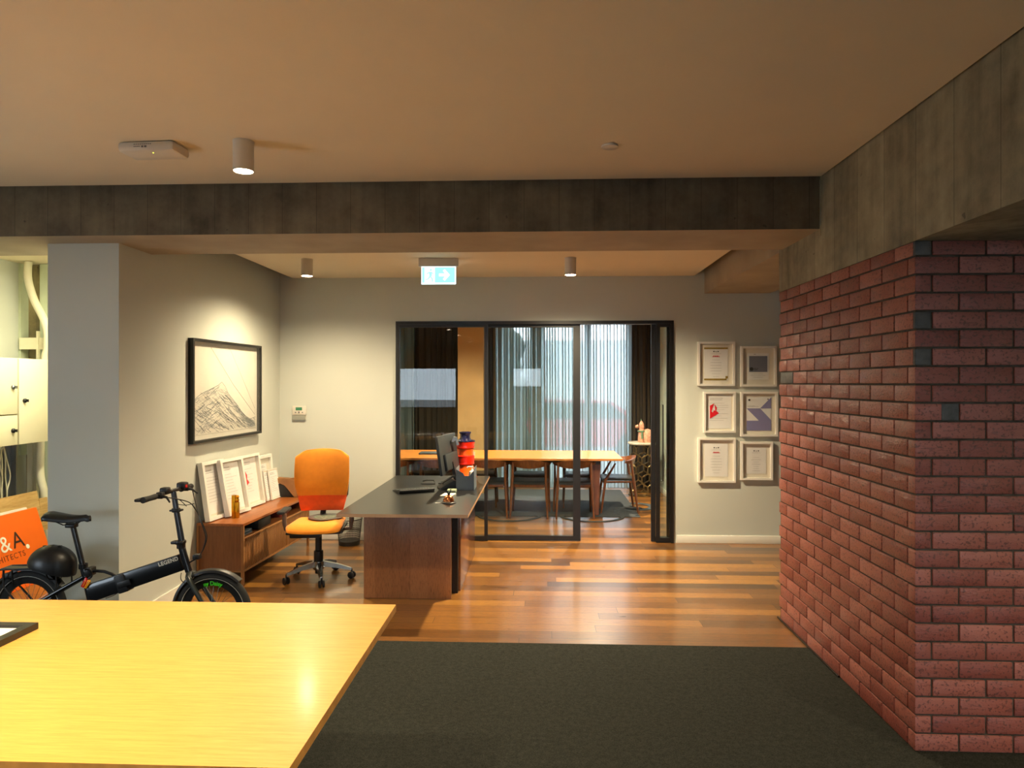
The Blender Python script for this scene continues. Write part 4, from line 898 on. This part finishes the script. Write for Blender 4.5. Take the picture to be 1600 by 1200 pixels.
# ================================================================== SERVICES RECESS
t = thing('trunking', 'pale green vertical cable trunking left in the recess', 'cable trunking', (-5.0, 6.45, 1.9))
A = onY(-12, 558, 6.42).x; A1 = onY(21.5, 558, 6.42).x; A2 = onY(23, 558, 6.42).x; A3 = onY(35, 558, 6.42).x
t.location.x = A1
b = BM(); bx(b, onY(8.5, 0, 6.42).x, A1, 6.42, 6.5, 1.0, 2.86); obj('channel', b, M['trunk'], t, world=True)
b = BM(); bx(b, A2, A3, 6.40, 6.5, 1.0, 2.86); o = obj('trunking', b, M['trunk']); tag(o, 'second pale green cable trunking, beside the rough concrete', 'cable trunking')
b = BM(); bx(b, A3, -4.60, 6.38, 6.40, onY(0, 546, 6.4).z, onY(0, 528, 6.4).z); bx(b, -4.85, -4.83, 6.37, 6.40, 1.9, 2.2)
o = obj('cross_rail', b, M['cream']); tag(o, 'pale horizontal metal rail across the rough concrete', 'rail')
b = BM(); bx(b, onY(64.5, 0, 6.45).x, -4.55, 6.43, 6.495, 0, 2.855); o = obj('cable_riser', b, M['trunk']); tag(o, 'grey green vertical board beside the wall end', 'board')
LXF = -4.60
def cabinet(y0, y1, z0, z1, label, ky, kz, key):
    t = thing('meter_cabinet', label, 'cabinet', (LXF-.12, (y0+y1)/2, z0), 0, 'cream cabinets on the recess wall')
    box('body', M['cream'], t, LXF-.44, LXF-.02, y0, y1, z0, z1); 
    b = BM(); bx(b, LXF-.02, LXF, y0+.003, y1-.003, z0+.003, z1-.003, bev=.002); d = obj('door', b, M['cream'], t, world=True)
    b = BM(); lathe(b, [(0, 0), (.02, 0), (.02, .012), (.012, .02), (0, .02)], (LXF, ky, kz), 14, 'X'); bx(b, LXF+.02, LXF+.04, ky-.004, ky+.004, kz-.012, kz+.012)
    obj('lock', b, M['blackp'] if key else M['steel'], d, world=True)
K = onX(38, 626, LXF); cabinet(5.835, 6.225, 1.155, 1.92, 'tall cream meter cabinet door with black lock, beside the wall end', K.y, K.z, True)
K = onX(20, 605, LXF); cabinet(5.25, 5.825, 1.425, 1.92, 'upper cream meter cabinet at the left picture edge', K.y, K.z, False)
K = onX(20, 673, LXF); cabinet(5.25, 5.825, 1.155, 1.42, 'lower cream meter cabinet at the left picture edge', K.y, K.z, True)
t = thing('conduit', 'thick white flexible pipe curving down past the cabinets', 'pipe', (-4.5, 6.2, 0))
PP = [onY(44, 409, 6.30), onY(44, 437, 6.30), onY(54, 470, 6.30), onY(68, 498, 6.30), onY(74, 520, 6.30), onY(74, 545, 6.30), onY(70, 562, 6.30), onY(64, 620, 6.30), onY(63.5, 690, 6.30), onY(63, 740, 6.30), onY(69, 770, 6.30), onY(72, 800, 6.30), onY(73, 840, 6.30), onY(73.5, 878, 6.30)]
PP[-1].z = .0
b = BM(); tube(b, spl(PP), .034, 14); obj('pipe', b, M['conduit'], t, world=True)
for i, (xa, xb, lab) in enumerate(((46, 54, 'pale upright conduit strip behind the plywood'), (57, 60, 'thin pale conduit between strip and curved pipe'))):
    b = BM(); bx(b, onY(xa, 0, 6.36).x, onY(xb, 0, 6.36).x, 6.33, 6.37, 0, 1.15); o = obj('conduit', b, M['conduit']); tag(o, lab, 'pipe')
t = thing('cable_tray', 'perforated metal cable tray with loose wires below the cabinets', 'cable tray', (-4.8, 6.1, .7))
b = BM(); x0 = onX(8, 0, -4.72).y; x1 = onX(38, 0, -4.72).y
bx(b, -4.80, -4.79, 5.66, 6.02, .3, 1.14)
for yy in (5.66, 5.98): bx(b, -4.80, -4.74, yy, yy+.012, .3, 1.14)
for k in range(22):
    for j in (0, 1): lathe(b, [(.010, 0), (.016, 0), (.016, .006), (.010, .006)], (-4.79, 5.86+.04*j, .32+k*.037), 8, 'X')
obj('tray', b, M['steel'], t, world=True)
b = BM(); rn = random.Random(5)
for k in range(9):
    y0_ = 5.69+k*.03; tube(b, spl([(-4.77, y0_+rn.uniform(-.02, .02), 1.14-i*.14) if i else (-4.77, 5.85+rn.uniform(-.05, .05), 1.15) for i in range(7)]), .006, 6)
obj('wires', b, M['conduit'], t, world=True)
# plywood sheet and orange signboard leaning on the wall
def leanboard(name, lab, cat, m, yfar, ynear, topz, xt, xb, th):
    t = thing(name, lab, cat, (xb, (yfar+ynear)/2, 0))
    b = BM(); A = [(xt, topz), (xt+th, topz+.002), (xb+th, .003), (xb, .001)]
    g = [(x, z) for x, z in A]; prism(b, [(x, z) for x, z in g], ynear, yfar, 'XZ'); return t, obj('board', b, m, t, world=True, smooth=False)
pz = onX(55, 767, -4.62)
o = leanboard('plywood_sheet', 'pale plywood sheet leaning behind the orange board', 'plywood', M['ply'], pz.y, 4.9, pz.z, -4.62, -4.50, .018)
p2 = onX(62, 779, -4.59); b = BM()
prism(b, [(-4.60, p2.z), (-4.582, p2.z), (-4.55, .35), (-4.568, .35)], pz.y, pz.y+.10, 'XZ'); obj('step_piece', b, M['ply'], o[0], world=True, smooth=False)
sg0 = onX(52, 793, -4.50)
xt, xb_ = -4.50, -4.30
t, brd = leanboard('architects_sign', 'orange architects signboard leaning at the left edge', 'signboard', M['signor'], sg0.y, 4.95, sg0.z, xt, xb_, .028)
box('board', M['white'], leanboard('backing_board', 'white board sandwiched behind the orange signboard', 'board', M['white'], sg0.y-.06, 4.93, sg0.z+.012, -4.54, -4.345, .024)[0], -4.56, -4.54, 5.0, 5.1, .02, .03)
def onsign(v, y0, z0):   # text local x -> +Y, z -> up the board
    zz = z0+v.z*.97; f_ = 1-zz/sg0.z
    return Vector((xt+.031+(xb_-xt)*f_+v.y*.5, y0+v.x, zz))
def sgp(px_, py_):
    X = xt+.031
    for _ in range(8):
        p = onX(px_, py_, X); X = xt+.031+(xb_-xt)*(1-p.z/sg0.z)
    return p
def signtext(txt, size, px_, py_, m, name, bold=0, sp_=1):
    p = sgp(px_, py_); tb = text_bm(txt, size, .0006, bold=bold, spacing=sp_)
    for v in tb.verts: v.co = onsign(v.co, p.y, p.z)
    obj(name, tb, m, brd, world=True)
signtext('A', .19, 22, 857.5, M['signbk'], 'letter_dark')
signtext('&', .185, 3, 865, M['signwh'], 'letter_white')
signtext('.', .25, 40.5, 857, M['signwh'], 'full_stop', .004)
signtext('B', .19, -17, 871, M['signbk'], 'letter_dark')
signtext('ARCHITECTS', .066, -24, 889, simple('sign_brown', '#8a3a10', .6), 'small_lettering', 0, 1.16)
signtext('architects', .03, 20, 911, M['signwh'], 'small_lettering')
# ================================================================== MEETING ROOM
MTY0, MTY1, MTZ = 8.60, 9.66, .75
t = thing('meeting_table', 'long orange oak meeting table behind the glass partition', 'table', (-.6, 9.1, 0))
b = BM(); bx(b, -2.75, 1.03, MTY0, MTY1, MTZ-.028, MTZ, bev=.003); obj('tabletop', b, M['tablewood'], t, world=True, smooth=False)
for (x, y) in ((.71, 8.80), (.71, 9.45), (-2.4, 8.80), (-2.4, 9.45)):
    b = BM(); prism(b, [(x-.055, MTZ-.03), (x+.055, MTZ-.03), (x+.03, .012), (x-.03, .012)], y-.03, y+.03); lg = obj('leg', b, M['chairwood'], t, world=True, smooth=False)
    box('foot_plate', M['black'], lg, x-.05, x+.05, y-.034, y+.034, MTZ-.09, MTZ-.03)
b = BM(); bx(b, -2.4, .71, 8.78, 8.82, MTZ-.07, MTZ-.03); bx(b, -2.4, .71, 9.44, 9.48, MTZ-.07, MTZ-.03); obj('under_rail', b, M['black'], t, world=True)
def elbow_chair():
    t = thing('dining_chair', 'chair', 'chair', (0, 0, 0), 0, 'wooden dining chairs around the meeting table')   # faces +Y, back at y=-.22
    b = BM()
    def backf(u, v):
        a = R(205+130*u); rx, ry = .285, .235; hh = .028+.062*math.sin(math.pi*u)**1.6
        zc = .692-.01*math.cos(2*math.pi*u)-.25*hh; z = zc+(v-.5)*2*hh*.62
        th = .013+.004*math.sin(math.pi*u); c, s = math.cos(a), math.sin(a); tl_ = (v-.5)*.03
        return Vector(((rx+th+tl_)*c, .02+(ry+th+tl_)*s, z)), Vector(((rx-th+tl_)*c, .02+(ry-th+tl_)*s, z))
    slab(b, backf, 26, 6); obj('backrest', b, M['chairwood'], t, ang=60)
    b = BM()
    def sf(u, v):
        x = (u-.5)*2; y = -.20+v*.42; w = .205+.03*v; th = .024*(1-.6*abs(x)**8)*(1-.6*abs(2*v-1)**8); z = .445-.008*(1-x*x)
        return Vector((x*w, y, z+th)), Vector((x*w, y, z-.016))
    slab(b, sf, 14, 12); obj('seat', b, M['leather'], t, ang=70)
    b = BM(); bx(b, -.20, .20, .185, .205, .385, .432, bev=.006); bx(b, -.19, .19, -.19, -.17, .385, .432, bev=.006)
    for s_ in (-1, 1): tube(b, [(.20*s_, -.18, .41), (.225*s_, .19, .41)], .014, 8)
    obj('seat_rail', b, M['chairwood'], t)
    for s_ in (-1, 1):
        b = BM(); tube(b, [(.235*s_, -.245, 0), (.215*s_, -.19, .42), (.205*s_, -.155, .70)], [.012, .02, .014], 10); obj('leg', b, M['chairwood'], t)
        b = BM(); tube(b, [(.243*s_, .235, 0), (.228*s_, .18, .43), (.24*s_, .05, .655)], [.011, .019, .011], 10); obj('leg', b, M['chairwood'], t)
    return t
proto = elbow_chair()
cx = lambda px_: onY(px_, 0, 8.66).x
chairs = [(cx(763), 8.79, 2, 'wooden chair tucked under the near table side, just right of the red vase'), (cx(828), 8.79, -3, 'wooden chair in the middle of the near table side, left of the wide door stile'), (cx(897), 8.79, 2, 'wooden chair crossed by the wide black door stile'),
          (cx(684), 8.79, 0, 'wooden chair hidden behind the monitor'), (cx(611), 8.79, 4, 'wooden chair at the left edge of the glazing'),
          (1.02, 9.17, 90, 'wooden chair at the right end of the meeting table'),
          (.55, 9.50, 180, 'wooden chair on the window side, behind the wide door stile'), (-.15, 9.50, 180, 'wooden chair on the window side, middle of the table'), (-.85, 9.50, 180, 'wooden chair on the window side, behind the red vase'), (-1.6, 9.50, 180, 'wooden chair on the window side, behind the monitor')]
for i, (x, y, rz, lab) in enumerate(chairs):
    if i == 0: c = proto; c.location = (x, y, 0); c.rotation_euler = (0, 0, R(rz)); c['label'] = lab
    else: c = dup(proto, (x, y, 0), R(rz), lab)
b = BM(); bx(b, -1.62, -1.32, 9.0, 9.22, 0, .022, bev=.003); o = obj('laptop', b, M['sage']); o.location = (0, 0, MTZ); tag(o, 'dark closed laptop on the left of the meeting table', 'laptop')
b = BM(); bx(b, -1.30, -1.0, 8.85, 9.05, 0, .018, bev=.003); o = obj('notebook', b, M['notebook']); o.location = (0, 0, MTZ); tag(o, 'sage green notebook beside the dark laptop on meeting table', 'notebook')
b = BM(); lathe(b, [(0, 0), (.03, 0), (.033, .05), (.03, .052), (.026, .01), (0, .008)], n=20); o = obj('cup', b, M['lens']); o.location = (-.89, 8.9, MTZ); tag(o, 'small cup on the meeting table left of the red vase', 'cup')
# rug with ring motifs
b = BM(); bx(b, -2.9, 1.26, 8.70, 10.9, .001, .007)
def ring(cx_, cy_, ro, ri, z=.0075):
    n = 40
    for k in range(n):
        a0, a1 = 2*math.pi*k/n, 2*math.pi*(k+1)/n
        vs = [b.verts.new((cx_+r_*math.cos(a_), cy_+r_*math.sin(a_), zz)) for zz in (.001, z) for (r_, a_) in ((ri, a0), (ro, a0), (ro, a1), (ri, a1))]
        for f_ in ((4, 5, 6, 7), (0, 3, 2, 1), (1, 2, 6, 5), (0, 4, 7, 3)): b.faces.new([vs[i] for i in f_])
ring(1.28, 9.45, .30, .20); ring(1.25, 9.3, .12, .0)
for k in range(4): ring(-2.5+k*1.05, 8.78, .42, .37)
o = obj('ring_rug', b, M['rug']); tag(o, 'dark grey rug with ring shapes at its edges under the meeting table', 'rug')
# ring side table and figurine
t = thing('side_table', 'round marble topped side table with metal ring base by the curtain', 'side table', (1.55, 10.45, 0))
b = BM(); lathe(b, [(0, .775), (.225, .775), (.23, .785), (.23, .80), (.225, .805), (0, .805)], n=40); obj('top', b, M['marble'], t)
b = BM(); lathe(b, [(.15, 0), (.22, 0), (.22, .02), (.15, .02), (.15, 0)], n=40); obj('foot_ring', b, M['brass'], t)
b = BM()
for j in range(5):
    for k in range(7):
        a = 2*math.pi*(k+.5*(j % 2))/7; zc = .10+j*.145
        tube(b, [((.195)*math.cos(a+.085/.195*math.cos(R(18*i))*1.1), .195*math.sin(a+.085/.195*math.cos(R(18*i))*1.1), zc+.092*math.sin(R(18*i))) for i in range(20)], .006, 6, True)
obj('ring_lattice', b, M['brass'], t)
t = thing('animal_figurine', 'small pink and green clay animal figurine on the side table', 'figurine', (1.56, 10.36, .805), R(0))
b = BM(); lathe(b, [(0, 0), (.07, 0), (.085, .06), (.075, .14), (.05, .19), (0, .21)], (.045, 0, 0), 20); lathe(b, [(0, 0), (.055, 0), (.05, .1), (.04, .2), (0, .22)], (-.045, 0, 0), 16)
obj('body', b, M['clay'], t)
b = BM(); lathe(b, [(0, 0), (.03, .0), (.042, .04), (.035, .09), (.015, .13), (0, .14)], (-.045, 0, .19), 16); lathe(b, [(0, -.04), (.02, -.035), (.03, 0), (0, .02)], (-.10, -.01, .24), 12, 'X'); obj('head', b, M['clay'], t)
b = BM(); tube(b, [(-.045+.045*math.cos(k*.5), .045*math.sin(k*.5), .17) for k in range(13)], .014, 8); tube(b, [(-.045, -.05, .16), (-.04, -.055, .06)], .016, 8); lathe(b, [(0, 0), (.012, 0), (0, .05)], (-.05, 0, .31), 8); obj('garland', b, M['claygreen'], t)
# curtains
def curtain(lab, x0, x1, y, m, amp=.045, wl=.095, seed=1, z0=.02, z1=2.83):
    rnd = random.Random(seed); b = BM(); x = x0; ph = 0; pts = []
    n = int((x1-x0)/.0065); k = wl
    for i in range(n+1):
        u = x0+(x1-x0)*i/n; pts.append((u, ph)); ph += (x1-x0)/n/k*2*math.pi
        if i % 15 == 0: k = wl*rnd.uniform(.75, 1.35)
    vb = [[b.verts.new((u+.020*math.sin(2*p+.4*j), y+amp*(.85+.3*math.sin(.37*p))*math.sin(p+.05*j), z)) for u, p in pts] for j, z in enumerate((z0, .9, 1.9, z1))]
    for r0_, r1_ in zip(vb, vb[1:]):
        for i in range(n): b.faces.new((r0_[i], r0_[i+1], r1_[i+1], r1_[i]))
    o = obj('curtain', b, m, ang=180); tag(o, lab, 'curtain', 'full height curtains in the meeting room')
curtain('sheer grey curtain over the wide window of the meeting room', -.74, 1.44, 11.02, M['curtain'], seed=3)
curtain('narrow sheer grey curtain at the left end of the meeting room window', -2.7, -2.06, 11.02, M['curtain'], seed=5)
curtain('dark curtain between the left window and the tan column', -2.05, -.76, 11.05, M['curtaind'], seed=6)
curtain('dark curtain gathered at the right wall of the meeting room', 1.45, 1.84, 11.0, M['curtaind'], .055, .075, seed=8)
b = BM(); bx(b, MX0, MX1, 10.97, 11.1, 2.83, 2.84); o = obj('curtain_track', b, M['black']); tag(o, 'black curtain track on the meeting room ceiling', 'curtain track')
# ================================================================== OUTSIDE
b = BM(); bx(b, -30, 30, MY+.15, 60, -.3, -.15); struct('ground', b, M['asphalt'], 'asphalt outside the meeting room window')
b = BM(); bx(b, -30, 30, -60, RY-.15, -.3, -.15); struct('ground', b, M['asphalt'], 'paving outside the windows behind the camera')
b = BM(); rn = random.Random(2)
for k in range(190):
    x = rn.uniform(-3.6, -.38); z = rn.uniform(0, 4.3); y = 12.1+rn.uniform(-.2, .2)
    g = bmesh.ops.create_icosphere(b, subdivisions=2, radius=rn.uniform(.22, .4), matrix=Matrix.Translation((x, y, z)))
for v in b.verts: v.co += Vector((rn.uniform(-.04, .04), rn.uniform(-.04, .04), rn.uniform(-.04, .04)))
o = obj('hedge', b, M['leaf'], ang=20); tag(o, 'tall dark green hedge outside, behind the left curtains', 'hedge')
t = thing('parked_car', 'red car parked outside, blurred through the sheer curtain', 'car', (.9, 17.5, -.15))
b = BM()
prism(b, [(-2.1, .3), (2.1, .3), (2.15, .75), (1.5, .95), (.8, 1.42), (-.9, 1.45), (-1.6, .98), (-2.1, .9)], -.85, .85); obj('body', b, M['carred'], t)
b = BM(); prism(b, [(-1.35, .98), (1.25, .98), (.75, 1.36), (-.85, 1.38)], -.87, .87); obj('windows', b, M['screen'], t)
for x in (-1.3, 1.3):
    for y in (-.8, .8):
        b = BM(); lathe(b, [(0, -.1), (.3, -.1), (.33, -.05), (.33, .05), (.3, .1), (0, .1)], (x, y, .33), 24, 'Y'); obj('wheel', b, M['rubber'], t)
b = BM(); bx(b, -4, 14, 24, 25, -.15, 3.2); struct('wall_outside', b, M['render'], 'pale rendered wall across the street')
